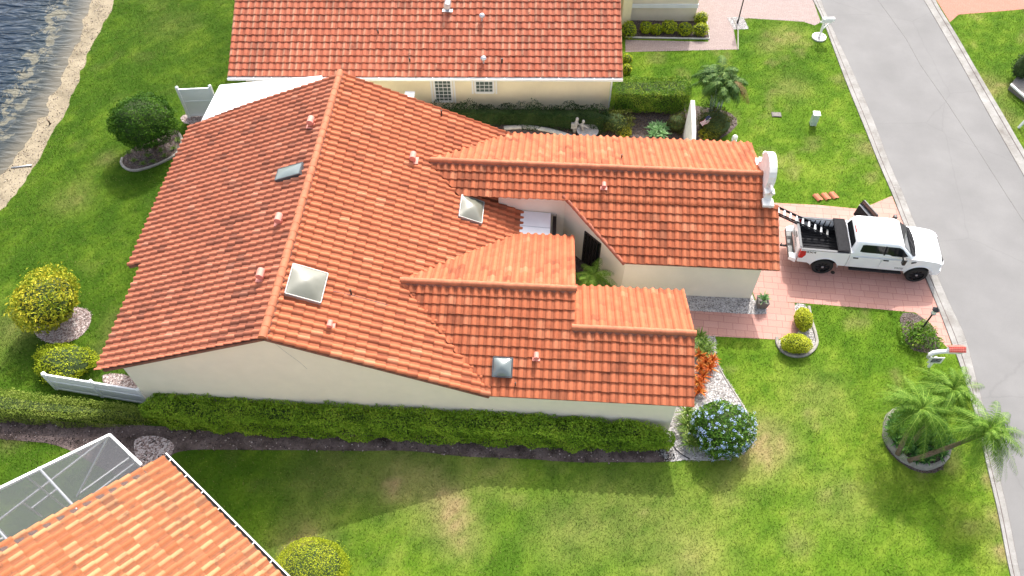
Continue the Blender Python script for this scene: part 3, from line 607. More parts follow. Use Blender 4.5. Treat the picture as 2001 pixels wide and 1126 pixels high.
# ---------------------------------------------------------------- roofs
TP = [(0,0),(.06,.022),(.15,.052),(.25,.069),(.32,.073),(.39,.069),(.49,.052),(.58,.022),(.66,.0),(.83,-.006),(1,0)]
def tiles(name, origin, U, Dn, pieces, mat, parent, du=.31, dv=.375, hs=1., prof=TP, deck='mortar'):
    """clay tiles. origin on the eave, U along the eave, Dn straight down the slope; pieces = convex 3D polygons lying in the slope"""
    origin = np.array(origin, float); U = np.array(U, float); U /= np.linalg.norm(U); Up = -np.array(Dn, float); Up /= np.linalg.norm(Up); Nn = np.cross(U, Up)
    if Nn[2] < 0: Nn = -Nn
    toL = lambda P: np.c_[(np.array(P)-origin)@U, (np.array(P)-origin)@Up]
    full = bmesh.new(); lay = full.verts.layers.float_color.new('tile')
    Vall = []; Fall = []; Aall = []
    np_ = len(prof)
    for pc in pieces:
        L = toL(pc); 
        if sum(L[i][0]*L[(i+1)%len(L)][1]-L[(i+1)%len(L)][0]*L[i][1] for i in range(len(L))) < 0: L = L[::-1]
        mn, mx = L.min(0), L.max(0); V = []; F = []; A = []; V2 = []; F2 = []; A2 = []
        for i in range(int(math.floor(mn[0]/du+1e-4)), int(math.ceil(mx[0]/du-1e-4))):
            for j in range(int(math.floor(mn[1]/dv+1e-4)), int(math.ceil(mx[1]/dv-1e-4))):
                cs = np.array([(i*du, j*dv),((i+1)*du, j*dv),((i+1)*du,(j+1)*dv),(i*du,(j+1)*dv)])
                ins = [all((L[(k_+1)%len(L)][0]-L[k_][0])*(c[1]-L[k_][1])-(L[(k_+1)%len(L)][1]-L[k_][1])*(c[0]-L[k_][0]) >= -1e-6 for k_ in range(len(L))) for c in cs]
                out = any(all((L[(k_+1)%len(L)][0]-L[k_][0])*(c[1]-L[k_][1])-(L[(k_+1)%len(L)][1]-L[k_][1])*(c[0]-L[k_][0]) < 0 for c in cs) for k_ in range(len(L)))
                if out: continue
                h = (i*7349+j*9157+int(abs(origin[0])*10)*31) & 0xffff; rr = random.Random(h); r1, r2 = rr.random(), rr.random(); off = rr.uniform(-.012,.012); lift = .052+rr.uniform(-.006,.008); sk_ = rr.uniform(-.005,.005)
                tv = []; tc = []
                for (t, hh) in prof:
                    x = i*du+t*du*.995; z = hh*hs
                    yl = j*dv+off+sk_*t; yh = (j+1)*dv+.012
                    for yy, zz in ((yl, z*1.0+.006), (yl, z+lift), (yl+.02, z+lift+.003), (yh, z*.92)):
                        tv.append(origin+U*x+Up*yy+Nn*zz); tc.append((r1, t, r2, 1))
                tf = [(a*4+b, a*4+4+b, a*4+5+b, a*4+1+b) for a in range(np_-1) for b in range(3)]
                tgt = (V, F, A) if all(ins) else (V2, F2, A2); o_ = len(tgt[0]); tgt[0].extend(tv); tgt[1].extend([tuple(q+o_ for q in f_) for f_ in tf]); tgt[2].extend(tc)
        b = bmesh.new(); la = b.verts.layers.float_color.new('tile'); vs = [b.verts.new(p) for p in V2]
        for q, a in zip(vs, A2): q[la] = a
        for f_ in F2: b.faces.new([vs[q] for q in f_])
        for k_ in range(len(L)):
            p0 = origin+U*L[k_][0]+Up*L[k_][1]; p1 = origin+U*L[(k_+1)%len(L)][0]+Up*L[(k_+1)%len(L)][1]; no = np.cross(Nn, p1-p0); no /= np.linalg.norm(no); mid = origin+U*L.mean(0)[0]+Up*L.mean(0)[1]
            if (mid-p0)@no > 0: no = -no
            if no@Up < -.98: continue      # leave the eave ends whole
            bmesh.ops.bisect_plane(b, geom=b.verts[:]+b.edges[:]+b.faces[:], plane_co=p0, plane_no=no, clear_outer=True)
        b.verts.index_update(); o_ = len(Vall); Vall += V; Fall += [tuple(q+o_ for q in f_) for f_ in F]; Aall += A
        o_ = len(Vall); Vall += [np.array(v_.co) for v_ in b.verts]; Aall += [tuple(v_[la]) for v_ in b.verts]; Fall += [tuple(v_.index+o_ for v_ in f_.verts) for f_ in b.faces]; b.free()
    me = bpy.data.meshes.new(name); me.from_pydata([tuple(map(float, p)) for p in Vall], [], Fall); me.update()
    a = me.color_attributes.new('tile', 'FLOAT_COLOR', 'POINT'); a.data.foreach_set('color', np.array(Aall, np.float32).ravel())
    # consistent up-facing normals
    me.shade_smooth(); me.set_sharp_from_angle(angle=.75)
    o = link(name, me, mat, parent)
    mb = MB()
    for pc in pieces: mb.prism([np.array(p)-Nn*.012 for p in pc], -Nn*.11)
    mb.build('roof_deck', deck, o); full.free(); return o
def caps(name, a, b, parent, mat='cap', r=.125, step=.38, skirt=True):
    """half-round ridge tiles lapping from a to b, bedded in mortar"""
    a, b = np.array(a, float), np.array(b, float); L = np.linalg.norm(b-a); d = (b-a)/L; sd = np.cross(d, [0,0,1]); sd /= np.linalg.norm(sd); up = np.cross(sd, d)
    n = int(L/step); step = L/n; mb = MB()
    for i in range(n):
        p = a+d*step*i; q = a+d*step*(i+1.08); jl = random.uniform(-.008,.008); rings = []
        for c, rr in ((p, r*1.03),(p+d*.02, r*1.05),(q, r*.95)):
            rings.append([tuple(c+sd*(rr*math.cos(t)+jl)+up*(rr*.95*math.sin(t)+.055)) for t in np.linspace(-.25, PI+.25, 11)])
        mb.loft(rings)
    o = mb.build(name, mat, parent, .9)
    if skirt:
        m2 = MB(); k_ = int(L/.1); V = []
        for s_ in (-1,1):
            base = len(V); pts = []
            for i in range(k_+1):
                p = a+d*L*i/k_; w_ = .17+.03*math.sin(i*2.03)+random.uniform(-.012,.012); pts.append([tuple(p+up*.09), tuple(p+sd*s_*r*.9+up*.06), tuple(p+sd*s_*w_+up*(-.03-w_*.15))])
            m2.loft(pts, False)
        m2.build('bedding_mortar', 'mortar', o, None, 0, False)
    return o
XR, ZR, Y0, Y1, MS = -9.37, 5.76, 14.08, 28.02, .4286
house = empty('house', (-4,20,0), 'cream stucco house with orange clay tile roof and dome skylights', 'house')
zm = lambda x: ZR-MS*(x-XR) if x > XR else ZR-.412*(XR-x)
q3 = lambda x, y, z=None: (x, y, zm(x) if z is None else z)
XL1, XL2, YA, XE, XC = -16.11, -17.1, 19.2, -1.76, -1.14
tiles('tiled_roof', q3(XL2,YA), (0,1,0), (-1,0,-.412), [[q3(XR,Y0),q3(XR,YA),q3(XL1,YA),q3(XL1,Y0)], [q3(XR,YA),q3(XR,Y1),q3(XL2,Y1-.3),q3(XL2,YA)]], 'tile_left', house, .305, .375, 1.0)
tiles('tiled_roof', q3(XE,Y0), (0,1,0), (1,0,-MS), [[q3(XR,Y0),q3(XE,Y0),q3(XE,Y1),q3(XR,Y1)], [q3(XE,17.5),q3(XC,17.5),q3(XC,24.2),q3(XE,24.2)]], 'tile', house, .308, .40, 1.0)
caps('ridge_cap', q3(XR,Y0-.02,ZR+.02), q3(XR,Y1,ZR+.02), house, 'cap', .145, .42)
zf = lambda y: 4.0-.4286*abs(y-24.6)
tiles('tiled_roof', (9.73,20.76,zf(20.76)), (1,0,0), (0,-1,-.4286), [[(-5.2,24.6,4.0),(9.09,24.6,4.0),(9.09,23.36,zf(23.36)),(-3.95,23.36,zf(23.36))], [(.69,23.36,zf(23.36)),(9.73,23.36,zf(23.36)),(9.73,20.76,zf(20.76)),(3.30,20.76,zf(20.76))]], 'tile', house)
tiles('tiled_roof', (9.09,28.1,zf(28.1)), (1,0,0), (0,1,-.4286), [[(-5.25,24.6,4.0),(9.09,24.6,4.0),(9.4,28.1,zf(28.1)),(-2.04,28.1,zf(28.1))]], 'tile', house)
caps('ridge_cap', (-5.1,24.6,4.01), (9.1,24.6,4.01), house)
zn = lambda y: 4.09-.4286*abs(y-18.0); zd = lambda y: 3.505-.4286*(y-16.63)
tiles('tiled_roof', (5.73,14.15,zn(14.15)), (1,0,0), (0,-1,-.4286), [[(-5.5,18,4.09),(1.25,18,4.09),(1.25,14.15,zn(14.15)),(-1.76,14.15,zn(14.15))], [(1.25,16.63,zn(16.63)),(5.73,16.63,zn(16.63)),(5.73,14.15,zn(14.15)),(1.25,14.15,zn(14.15))]], 'tile', house)
tiles('tiled_roof', (1.24,22.05,zn(22.05)), (-1,0,0), (0,1,-.4286), [[(-5.5,18,4.09),(1.25,18,4.09),(1.25,22.05,zn(22.05)),(-1.2,22.05,zn(22.05))]], 'tile', house)
tiles('tiled_roof', (1.26,19.5,zd(19.5)), (1,0,0), (0,1,-.4286), [[(1.255,16.63,3.505),(5.73,16.63,3.505),(5.73,19.5,zd(19.5)),(1.255,19.5,zd(19.5))]], 'tile', house)
caps('ridge_cap', (-5.45,18,4.10), (1.27,18,4.10), house); caps('ridge_cap', (1.15,16.63,3.52), (5.75,16.63,3.52), house)
# rake tiles along the diagonal edge over the entry
def rake(a, b, name='rake_cap', r=.085, parent=house, mat='tile_edge'):
    return caps(name, a, b, parent, mat, r, .36, False)
M['tile_edge'] = plain('rake_tile', (.33,.10,.055), .8, 0, .25, 4, .3)
rake((3.34,20.72,zf(20.74)-.05), (.69,23.36,zf(23.36)-.05))
# walls
def wallprism(top, parent, mat='wall', name='wall'):
    n = len(top); V = [tuple(p) for p in top]+[(p[0],p[1],0) for p in top]
    return MB().add(V, [tuple(range(n)), tuple(range(2*n-1,n-1,-1))]+[(i,n+i,n+(i+1)%n,(i+1)%n) for i in range(n)]).build(name, mat, parent)
wt = lambda x, y, f: (x, y, f-.15)
yy = Y0+.16; X0 = XL1+.72
mbw = MB()
def gable(mb, pts): # list of (x,y,ztop) loops
    n = len(pts); mb.add([tuple(p) for p in pts]+[(p[0],p[1],0.) for p in pts], [tuple(range(n)), tuple(range(2*n-1,n-1,-1))]+[(i,n+i,n+(i+1)%n,(i+1)%n) for i in range(n)])
def mainbody():
    V = []; F = []; prof = [(X0,0),(X0,zm(X0)-.16),(XR,ZR-.16),(-2.25,zm(-2.25)-.16),(-2.25,0)]
    n = 5
    for y in (yy, Y1-.25): V += [(x,y,z) for x, z in prof]
    F = [(4,3,2,1,0),(5,6,7,8,9)]+[(i,(i+1)%n,n+(i+1)%n,n+i) for i in range(n)]
    MB().add(V,F).build('wall', 'wall', house)
    # near wing
    V = []; prof = [(yy,0),(yy,zn(yy)-.16),(16.63,zn(16.63)-.2),(19.1,zd(19.1)-.16),(19.1,0)]
    for x in (-2.25, 5.12): V += [(x,y,z) for y, z in prof]
    MB().add(V,F).build('wall', 'wall', house)
    V = []; prof = [(14.60,0),(14.60,zn(14.6)-.16),(18,zn(18)-.2),(21.75,zn(21.75)-.16),(21.75,0)]
    for x in (-2.15, 1.12): V += [(x,y,z) for y, z in prof]
    MB().add(V,F).build('wall', 'wall', house)
    # street wing: plan with the diagonal entry wall
    A = [(-2.1,23.55),(.80,23.55),(3.42,20.97),(9.10,20.97),(9.10,24.6),(-2.1,24.6)]
    gm = MB(); gm.add([(x,y,zf(y)-.16) for x,y in A]+[(x,y,0) for x,y in A], [(0,1,4,5),(1,2,3,4),(6,11,10,7),(7,10,9,8)]+[(i,6+i,6+(i+1)%6,(i+1)%6) for i in range(6)])
    gm.build('wall', 'wall', house)
    wallprism([(-2.1,24.6,zf(24.6)-.16),(9.10,24.6,zf(24.6)-.16),(9.10,27.75,zf(27.75)-.16),(-2.1,27.75,zf(27.75)-.16)], house)
mainbody()
gd = MB()
for i in range(4): gd.box((9.115,24.35,.28+i*.53),(.03,4.9,.50))
gd.build('garage_door', 'white', house, None, .01)
# crack on the gable
MB().path([(-9.2+.0,yy-.001,5.4),(-8.9,yy-.001,4.75),(-8.55,yy-.001,4.1),(-8.35,yy-.001,3.6)], .006, 4).build('wall_crack', 'stone', house)
# curved parapet
def parapet():
    yc = 24.55; prof = []
    prof = [(yc-1.35,2.9),(yc-1.35,3.55),(yc-1.05,3.62),(yc-1.02,3.95),(yc-.80,3.98)]
    for i in range(13):
        t = PI*(1.06-i/12*1.12); prof.append((yc+.80*math.cos(t), 4.35+.72*math.sin(t)))
    prof += [(yc+.80,3.98),(yc+1.02,3.95),(yc+1.05,3.62),(yc+1.35,3.55),(yc+1.35,2.9)]
    V = [(x,y,z) for x in (9.10,9.42) for y, z in prof]; n = len(prof)
    o = MB().add(V, [tuple(range(n)), tuple(range(2*n-1,n-1,-1))]+[(i,n+i,n+(i+1)%n,(i+1)%n) for i in range(n)]).build('gable_parapet', 'whitemasonry', house, None, .02)
    for cy_, cz_, cd_ in ((-1.2,3.60,(.46,.42,.12)),(1.2,3.60,(.46,.42,.12)),(-.93,4.0,(.42,.3,.10)),(.93,4.0,(.42,.3,.10))): MB().box((9.26,yc+cy_,cz_),cd_).build('coping', 'whitemasonry', o, None, .015)
    for sy in (-1,1):
        MB().path([(9.26,yc+sy*(.98+.18*math.cos(t)),4.18+.16*math.sin(t)) for t in np.linspace(-.5,4.6,12)], [.07*(1-i*.03) for i in range(12)], 8).build('scroll', 'whitemasonry', o, 4)
parapet()
# skylights
def skylight(px, plane, w_, h_, U, Up, fr='skyframe', dm='dome', rise=.2, parent=house):
    n, c = plane; n = np.array(n, float); p = onplane(px[0], px[1], n, c+.12*np.linalg.norm(n)); nn = n/np.linalg.norm(n); U = np.array(U, float); U /= np.linalg.norm(U); Up = np.array(Up, float); Up /= np.linalg.norm(Up)
    P = lambda a, b, z: tuple(p+U*a+Up*b+nn*z)
    m = MB(); t = .04
    for a0, b0, a1, b1 in ((-w_/2,-h_/2,w_/2,-h_/2),(-w_/2,h_/2,w_/2,h_/2),(-w_/2,-h_/2,-w_/2,h_/2),(w_/2,-h_/2,w_/2,h_/2)): m.bar(P(a0,b0,.0), P(a1,b1,.0), t, .16, up=nn)
    f_ = m.build('skylight', fr, parent, None, .008)
    g = 12; V = []; F = []
    for i in range(g+1):
        for j in range(g+1):
            a = (i/g-.5)*2; b = (j/g-.5)*2; z = rise*(1-abs(a)**2.2)*(1-abs(b)**2.2); q = rise*.8*(1-max(abs(a),abs(b))); V.append(P(a*(w_/2-.03), b*(h_/2-.03), .075+.55*z+.45*q))
    for i in range(g):
        for j in range(g): F.append((i*(g+1)+j, (i+1)*(g+1)+j, (i+1)*(g+1)+j+1, i*(g+1)+j+1))
    MB().add(V,F).build('dome', dm, f_, 4); return f_
PR = ((MS,0,1), ZR+MS*XR); PL = ((-.412,0,1), ZR-.412*XR); PN = ((0,-MS,1), 4.09-MS*18); PF = ((0,-MS,1), 4.0-MS*24.6)
PFf = ((0,MS,1), 4.0+MS*24.6)
skylight((599,555), PR, 1.32, 1.28, (0,1,0), (-1,0,MS)); skylight((921,410), PR, 1.20, 1.02, (0,1,0), (-1,0,MS))
skylight((982,718), PN, .72, .72, (1,0,0), (0,1,MS), 'grey', 'dome2', .2)
skylight((566,337), PL, .62, 1.18, (0,1,0), (1,0,.412), 'grey', 'dome2', .05)
# vents and pipes: goosenecks, caps
def gooseneck(px, plane, r=.12, parent=house, mat='pinkpipe', name='roof_vent', h=.3, dirn=(0,-1,0)):
    n, c = plane; p = onplane(px[0], px[1], n, c+.1); m = MB(); m.cyl(p-np.array([0,0,.15]), p+np.array([0,0,h*.6]), r*.8, None, 14)
    d = np.array(dirn, float); m.cyl(p+np.array([0,0,h*.6])-d*r*1.2, p+np.array([0,0,h*.6])+d*r*1.5, r*1.05, None, 14); m.box(tuple(p-np.array([0,0,.05])), (r*3.2,r*3.2,.02))
    return m.build(name, mat, parent, .6)
for px, pl_ in (((609,243),PL),((547,433),PL),((512,541),PL),((808,312),PR)): gooseneck(px, pl_, .13, h=.38)
gooseneck((646,637), PR, .09, h=.25); gooseneck((1180,365), PF, .09, h=.2); gooseneck((1048,698), PN, .09, h=.2)
def pipe(px, plane, parent, mat='stone', r=.035, h=.22, name='roof_pipe'):
    n, c = plane; p = onplane(px[0], px[1], n, c+.1); m = MB(); m.cyl(p-np.array([0,0,.15]), p+np.array([0,0,h]), r, None, 10); return m.build(name, mat, parent, .6)
pipe((863,223), PR, house, 'iron'); pipe((686,573), PR, house, 'iron'); pipe((1007,752), PN, house, 'iron', .025, .15); pipe((1215,306), PFf, house, 'iron', .03,.12)
a = onplane(645,571,*PR)+[0,0,.11]; b = onplane(695,582,*PR)+[0,0,.11]; c_ = onplane(760,600,*PR)+[0,0,.11]; MB().path([a,b,c_], .012, 5).build('cable', 'grey', house)
# courtyard roof, gutter, window, door grille, floor
MB().prism([(-1.12,22.0,2.28),(.20,22.0,2.2),(.20,23.5,2.2),(-1.12,23.5,2.28)], (0,0,-.12)).build('flat_roof', 'whiteroof', house)
MB().prism([(-1.12,22.62,2.284),(.20,22.62,2.204),(.20,22.64,2.204),(-1.12,22.64,2.284)], (0,0,.01)).build('roof_seam', 'galv', house)
m = MB(); m.box((.30,22.75,2.06),(.015,1.5,.14)); m.box((.38,22.75,2.0),(.16,1.5,.015)); m.box((.45,22.75,2.07),(.015,1.5,.14))
for i in range(3): m.box((.38,22.2+i*.55,2.14),(.16,.02,.015))
m.build('gutter', 'iron', house)
d = np.array([2.62,-2.58]); d /= np.linalg.norm(d); nn = np.array([-d[1], d[0]])*-1
def dg(s_, z, off=.0): p = np.array([.80,23.55])+d*s_+nn*off; return (p[0], p[1], z)
m = MB(); m.bar(dg(1.3,.1,.02), dg(2.25,.1,.02), .05); m.bar(dg(1.3,2.1,.02), dg(2.25,2.1,.02), .05); m.bar(dg(1.3,.1,.02), dg(1.3,2.1,.02), .05); m.bar(dg(2.25,.1,.02), dg(2.25,2.1,.02), .05)
for i in range(1,5): m.bar(dg(1.3+.19*i,.1,.03), dg(1.3+.19*i,2.1,.03), .018)
for i in range(8):
    for j in range(4): c0 = (1.40+.19*j+.0, .3+.24*i); m.path([dg(c0[0]+.07*math.cos(t), c0[1]+.09*math.sin(t), .04) for t in np.linspace(0,5.2,9)], .010, 5)
g_ = m.build('entry_gate', 'iron', house); m = MB(); m.prism([dg(1.3,.1,.01),dg(2.25,.1,.01),dg(2.25,2.1,.01),dg(1.3,2.1,.01)], (nn[0]*-.02,nn[1]*-.02,0)); m.build('pane', 'glass', g_)
struct(sheet('courtyard_floor', [(1.15,19.2),(5.0,19.2),(3.4,20.95),(.8,23.5),(1.15,23.5)], 'mulch', .012))
# patio cover behind the house, bright white
m = MB(); q0 = [at(430,166,2.55), at(628,148,2.75), at(700,235,2.75), at(392,240,2.55)]
m.prism(q0, (0,0,-.12)); o = m.build('patio_cover', 'whiteroof', house)
m = MB(); m.bar(q0[0]+[0,0,-.12], q0[1]+[0,0,-.12], .10, .14); m.bar(q0[0]+[0,0,-.12], q0[3]+[0,0,-.12], .10, .14); m.build('fascia', 'vinyl', o)
for t in (.02,.5,.98): p = q0[0]*(1-t)+q0[1]*t; MB().box((p[0],p[1],1.2),(.12,.12,2.4)).build('post', 'vinyl', o)
p = at(800,184,2.0); MB().box((p[0],p[1],1.95),(.5,.45,.1)).box((p[0],p[1],.95),(.4,.35,1.9)).build('utility_box', 'white', house, None, .02)
# ---------------------------------------------------------------- neighbour house (north)
nh = empty('house', (-6,35,0), 'yellow stucco house with red tile roof at the top of the photo', 'house')
e0, e1 = at(445,150,2.55), at(1217,152,2.55); Un = (e1-e0)/np.linalg.norm(e1-e0); Wn = np.array([-Un[1], Un[0], 0]); Ln = np.linalg.norm(e1-e0)
Q = lambda s_, t, dz=0.: tuple(e0+Un*s_+Wn*t+np.array([0,0,MS*t+dz]))
tiles('tiled_roof', e0, Un, -Wn-np.array([0,0,MS]), [[Q(0,0),Q(Ln,0),Q(Ln,8),Q(0,8)]], 'tile_red', nh, .335, .385, .75)
Q2 = lambda s_, t: tuple(e0+Un*s_+Wn*t+np.array([0,0,MS*8-MS*(t-8)])); MB().prism([Q2(0,8),Q2(Ln,8),Q2(Ln,15),Q2(0,15)], (0,0,-.12)).build('tiled_roof_back', 'cap', nh)
G = lambda s_, t, z: tuple(e0[:2]+Un[:2]*s_+Wn[:2]*t)+(z,)
V = []; prof = [(.55,0),(.55,2.55+MS*.55-.16),(8,2.55+MS*8-.2),(14.5,2.55+MS*1.5-.16),(14.5,0)]
for s_ in (.6, Ln-.5): V += [G(s_,t,z) for t, z in prof]
MB().add(V, [(4,3,2,1,0),(5,6,7,8,9)]+[(i,(i+1)%5,5+(i+1)%5,5+i) for i in range(5)]).build('wall', 'wall2', nh)
m = MB(); gz = 2.46
m.prism([G(0,-.03,gz),G(Ln,-.03,gz),G(Ln,-.045,gz),G(0,-.045,gz)], (0,0,.10)); m.prism([G(0,-.15,gz-.02),G(Ln,-.15,gz-.02),G(Ln,-.02,gz-.02),G(0,-.02,gz-.02)], (0,0,.02)); m.prism([G(0,-.15,gz-.02),G(Ln,-.15,gz-.02),G(Ln,-.17,gz-.02),G(0,-.17,gz-.02)], (0,0,.13))
gt = m.build('gutter', 'white', nh); m = MB(); m.prism([G(0,-.145,gz+.005),G(Ln,-.145,gz+.005),G(Ln,-.05,gz+.005),G(0,-.05,gz+.005)], (0,0,.02)); m.build('gutter_strip', 'iron', gt)  # dark strip along the gutter bottom
for i in range(22): s_ = .4+i*.9; MB().prism([G(s_,-.16,gz+.1),G(s_+.03,-.16,gz+.1),G(s_+.03,-.03,gz+.1),G(s_,-.03,gz+.1)], (0,0,.012)).build('gutter_hanger', 'white', gt)
m = MB(); m.prism([G(0,-.0,2.36),G(Ln,0,2.36),G(Ln,.6,2.36),G(0,.6,2.36)], (0,0,.03)); m.build('soffit', 'white', nh)
m = MB(); m.bar(G(Ln-.3,.0,2.4), G(Ln-.45,.5,2.1), .08); m.bar(G(Ln-.45,.5,2.1), G(Ln-.45,.5,.1), .08); m.build('downpipe', 'white', nh)
m = MB(); m.bar(G(.9,.0,2.4), G(1.0,.5,2.1), .08); m.bar(G(1.0,.5,2.1), G(1.0,.5,.1), .08); m.build('downpipe', 'white', nh)
def window(s0, s1, z0, z1, mulls=(4,4), shut=True):
    m = MB(); t = .55-.02
    for a, b in (((s0,z0),(s1,z0)),((s0,z1),(s1,z1)),((s0,z0),(s0,z1)),((s1,z0),(s1,z1))): m.bar(G(a[0],t,a[1]), G(b[0],t,b[1]), .10, .10, up=(0,0,1))
    f_ = m.build('window', 'white', nh); m = MB(); m.prism([G(s0,t+.005,z0),G(s1,t+.005,z0),G(s1,t+.005,z1),G(s0,t+.005,z1)], tuple(Wn*.01)); m.build('pane', 'glassw', f_)
    m = MB()
    for i in range(1,mulls[0]): s_ = s0+(s1-s0)*i/mulls[0]; m.bar(G(s_,t-.01,z0), G(s_,t-.01,z1), .022)
    for i in range(1,mulls[1]): z = z0+(z1-z0)*i/mulls[1]; m.bar(G(s0,t-.01,z), G(s1,t-.01,z), .022)
    m.build('glazing_bars', 'white', f_)
    if shut: 
        for s_ in (s0-.14, s1+.14): MB().bar(G(s_,t-.03,z0-.05), G(s_,t-.03,z1+.1), .09, .05, up=(0,-1,0)).build('shutter_rail', 'white', f_)
sA = (at(848,175,1.5)-e0)@Un; sB = (at(882,175,1.5)-e0)@Un; window(sA, sB, .55, 2.15, (4,7))
sA = (at(928,165,1.8)-e0)@Un; sB = (at(964,165,1.8)-e0)@Un; window(sA, sB, 1.15, 2.1, (4,4))
PNH = (np.array([-MS*Wn[0],-MS*Wn[1],1.]), float(e0[2]-MS*(Wn[:2]@e0[:2])))
gooseneck((875,16), PNH, .16, nh, 'galv', h=.4); 
def cowl(px, parent=nh):
    p = onplane(px[0], px[1], PNH[0], PNH[1]+.12); m = MB(); m.cyl(p-np.array([0,0,.2]), p+np.array([0,0,.25]), .05, None, 12); m.lathe(tuple(p), [(.11,.12),(.15,.17),(.15,.25),(.10,.31),(.02,.34)], 14); return m.build('vent_cowl', 'galv', parent, .7)
cowl((942,38)); cowl((945,121)); pipe((739,65), PNH, nh, 'iron', .04,.2); pipe((801,120), PNH, nh, 'iron', .04,.2); pipe((981,121), PNH, nh, 'iron', .05,.2)
# projecting wing of the neighbour
b0 = at(1230,42,0); b1 = at(1357,42,0); Hn = 3.0
m = MB(); m.prism([(b0[0]-3.,b0[1],Hn),(b1[0],b1[1],Hn),(b1[0],b1[1]+6,Hn),(b0[0]-3.,b0[1]+6,Hn)], (0,0,-Hn)); m.build('wall', 'wall3', nh)
MB().box((b0[0]-.28,b0[1]-.35,Hn/2),(.50,.6,Hn)).build('corner_pier', 'wall2', nh)
m = MB(); m.bar((b0[0]-.0,b0[1]-.02,1.05), (b1[0]+.03,b1[1]-.02,1.05), .07, .24); m.build('trim_band', 'white', nh)
# ---------------------------------------------------------------- third house (bottom left)
th = empty('house', (-13,7,0), 'house corner with pale orange blended tile roof at bottom left', 'house')
K = np.array([-12.92,10.98,2.7]); Ut = np.array([.803,-.597,0]); Wt = np.array([-.597,-.803,0]); mt_ = .43
T = lambda s_, t: tuple(K+Ut*s_+Wt*t+np.array([0,0,mt_*t]))
tiles('tiled_roof', K, Ut, -Wt-np.array([0,0,mt_]), [[T(0,0),T(13,0),T(13,7.8),T(0,7.8)]], 'tile_blend', th, .32, .42, .8)
TG = lambda s_, t, z: tuple((K+Ut*s_+Wt*t)[:2])+(z,)
T2 = lambda s_, t: tuple(K+Ut*s_+Wt*t+np.array([0,0,mt_*7.8-mt_*(t-7.8)])); MB().prism([T2(0,7.8),T2(13,7.8),T2(13,14),T2(0,14)], (0,0,-.12)).build('tiled_roof_back', 'cap', th)
V = []; prof = [(.55,0),(.55,2.7+mt_*.55-.16),(7.8,2.7+mt_*7.8-.2),(14,2.7+mt_*1.5),(14,0)]
for s_ in (.5, 12.5): V += [TG(s_,t,z) for t, z in prof]
MB().add(V, [(4,3,2,1,0),(5,6,7,8,9)]+[(i,(i+1)%5,5+(i+1)%5,5+i) for i in range(5)]).build('wall', 'wall', th)
m = MB(); m.prism([TG(-.02,-.12,2.58),TG(13,-.12,2.58),TG(13,-.165,2.58),TG(-.02,-.165,2.58)], (0,0,.13)); m.prism([TG(-.02,-.14,2.58),TG(13,-.14,2.58),TG(13,-.02,2.58),TG(-.02,-.02,2.58)], (0,0,.02)); gt = m.build('gutter', 'white', th)
MB().prism([TG(0,-.115,2.605),TG(13,-.115,2.605),TG(13,-.03,2.605),TG(0,-.03,2.605)], (0,0,.02)).build('gutter_strip', 'iron', gt)  # dark strip along the bottom of this gutter
for i in range(14): s_ = .3+i*.9; MB().prism([TG(s_,-.16,2.70),TG(s_+.04,-.16,2.70),TG(s_+.04,-.01,2.70),TG(s_,-.01,2.70)], (0,0,.012)).build('gutter_hanger', 'white', gt)
# pool cage against it
pc = empty('pool_cage', tuple(K[:2]+Ut[:2]*-2)+(0,), 'white framed pool screen enclosure beside the pale orange roof', 'screen enclosure')
def R_(px, dz=0.):   # pixel on the screen roof plane, which carries on the house roof
    n = np.array([-mt_*Wt[0], -mt_*Wt[1], 1.]); return onplane(px[0], px[1], n, float(n@K)+dz)
c0 = R_((215,850)); c1 = R_((-60,974)); c2 = R_((277,909)); w0 = c0+Wt*9+np.array([0,0,mt_*9])
wall_n = np.array([Ut[0],Ut[1],0]); Wl = lambda px: onplane(px[0], px[1], wall_n, float(wall_n@c0))
m = MB(); m.bar(c0, w0, .09, .09); m.bar(c0, c2, .09, .09); m.build('roof_edge_beam', 'white', pc)
m = MB()
for px0, px1 in (((75,914),(150,996)),((-60,974),(20,1062))): 
    a, b = R_(px0), R_(px1); m.bar(a-np.array([0,0,.12]), b-np.array([0,0,.12]), .07, .30, up=(0,0,1))
m.build('rafter', 'alu', pc)
m = MB()
for a, b in (((207,856),(-20,1030)),((212,853),(150,970)),((252,895),(156,964)),((262,906),(170,975)),((111,956),(62,993)),((45,983),(82,1010)),((-20,1060),(12,1050))): m.bar(Wl(a), Wl(b), .05, .05)
for s_ in (0, 2.6, 5.2, 7.8): p = c0+Wt*s_; m.bar((p[0],p[1],0), (p[0],p[1],c0[2]+mt_*s_-.05), .05, .05)
m.build('wall_frame', 'alu', pc)
m = MB(); m.prism([c0+[0,0,.03], w0+[0,0,.03], w0+Ut*2.4+[0,0,.03], c0+Ut*2.4+[0,0,.03]], (0,0,.004)); m.prism([c0-[0,0,.05], w0-[0,0,.05], (w0[0],w0[1],.02), (c0[0],c0[1],.02)], tuple(Ut*.004)); m.build('screen', 'screen', pc)
struct(sheet('patio_slab', [tuple((c0+Wt*1.2+Ut*.15)[:2]), tuple((w0+Ut*.15)[:2]), tuple((w0+Ut*2.4)[:2]), tuple((c0+Wt*1.2+Ut*2.4)[:2])], 'soil', .014))
# ---------------------------------------------------------------- pickup truck
tp0 = at(1600.7,535,0); tdir = math.radians(-3.12)
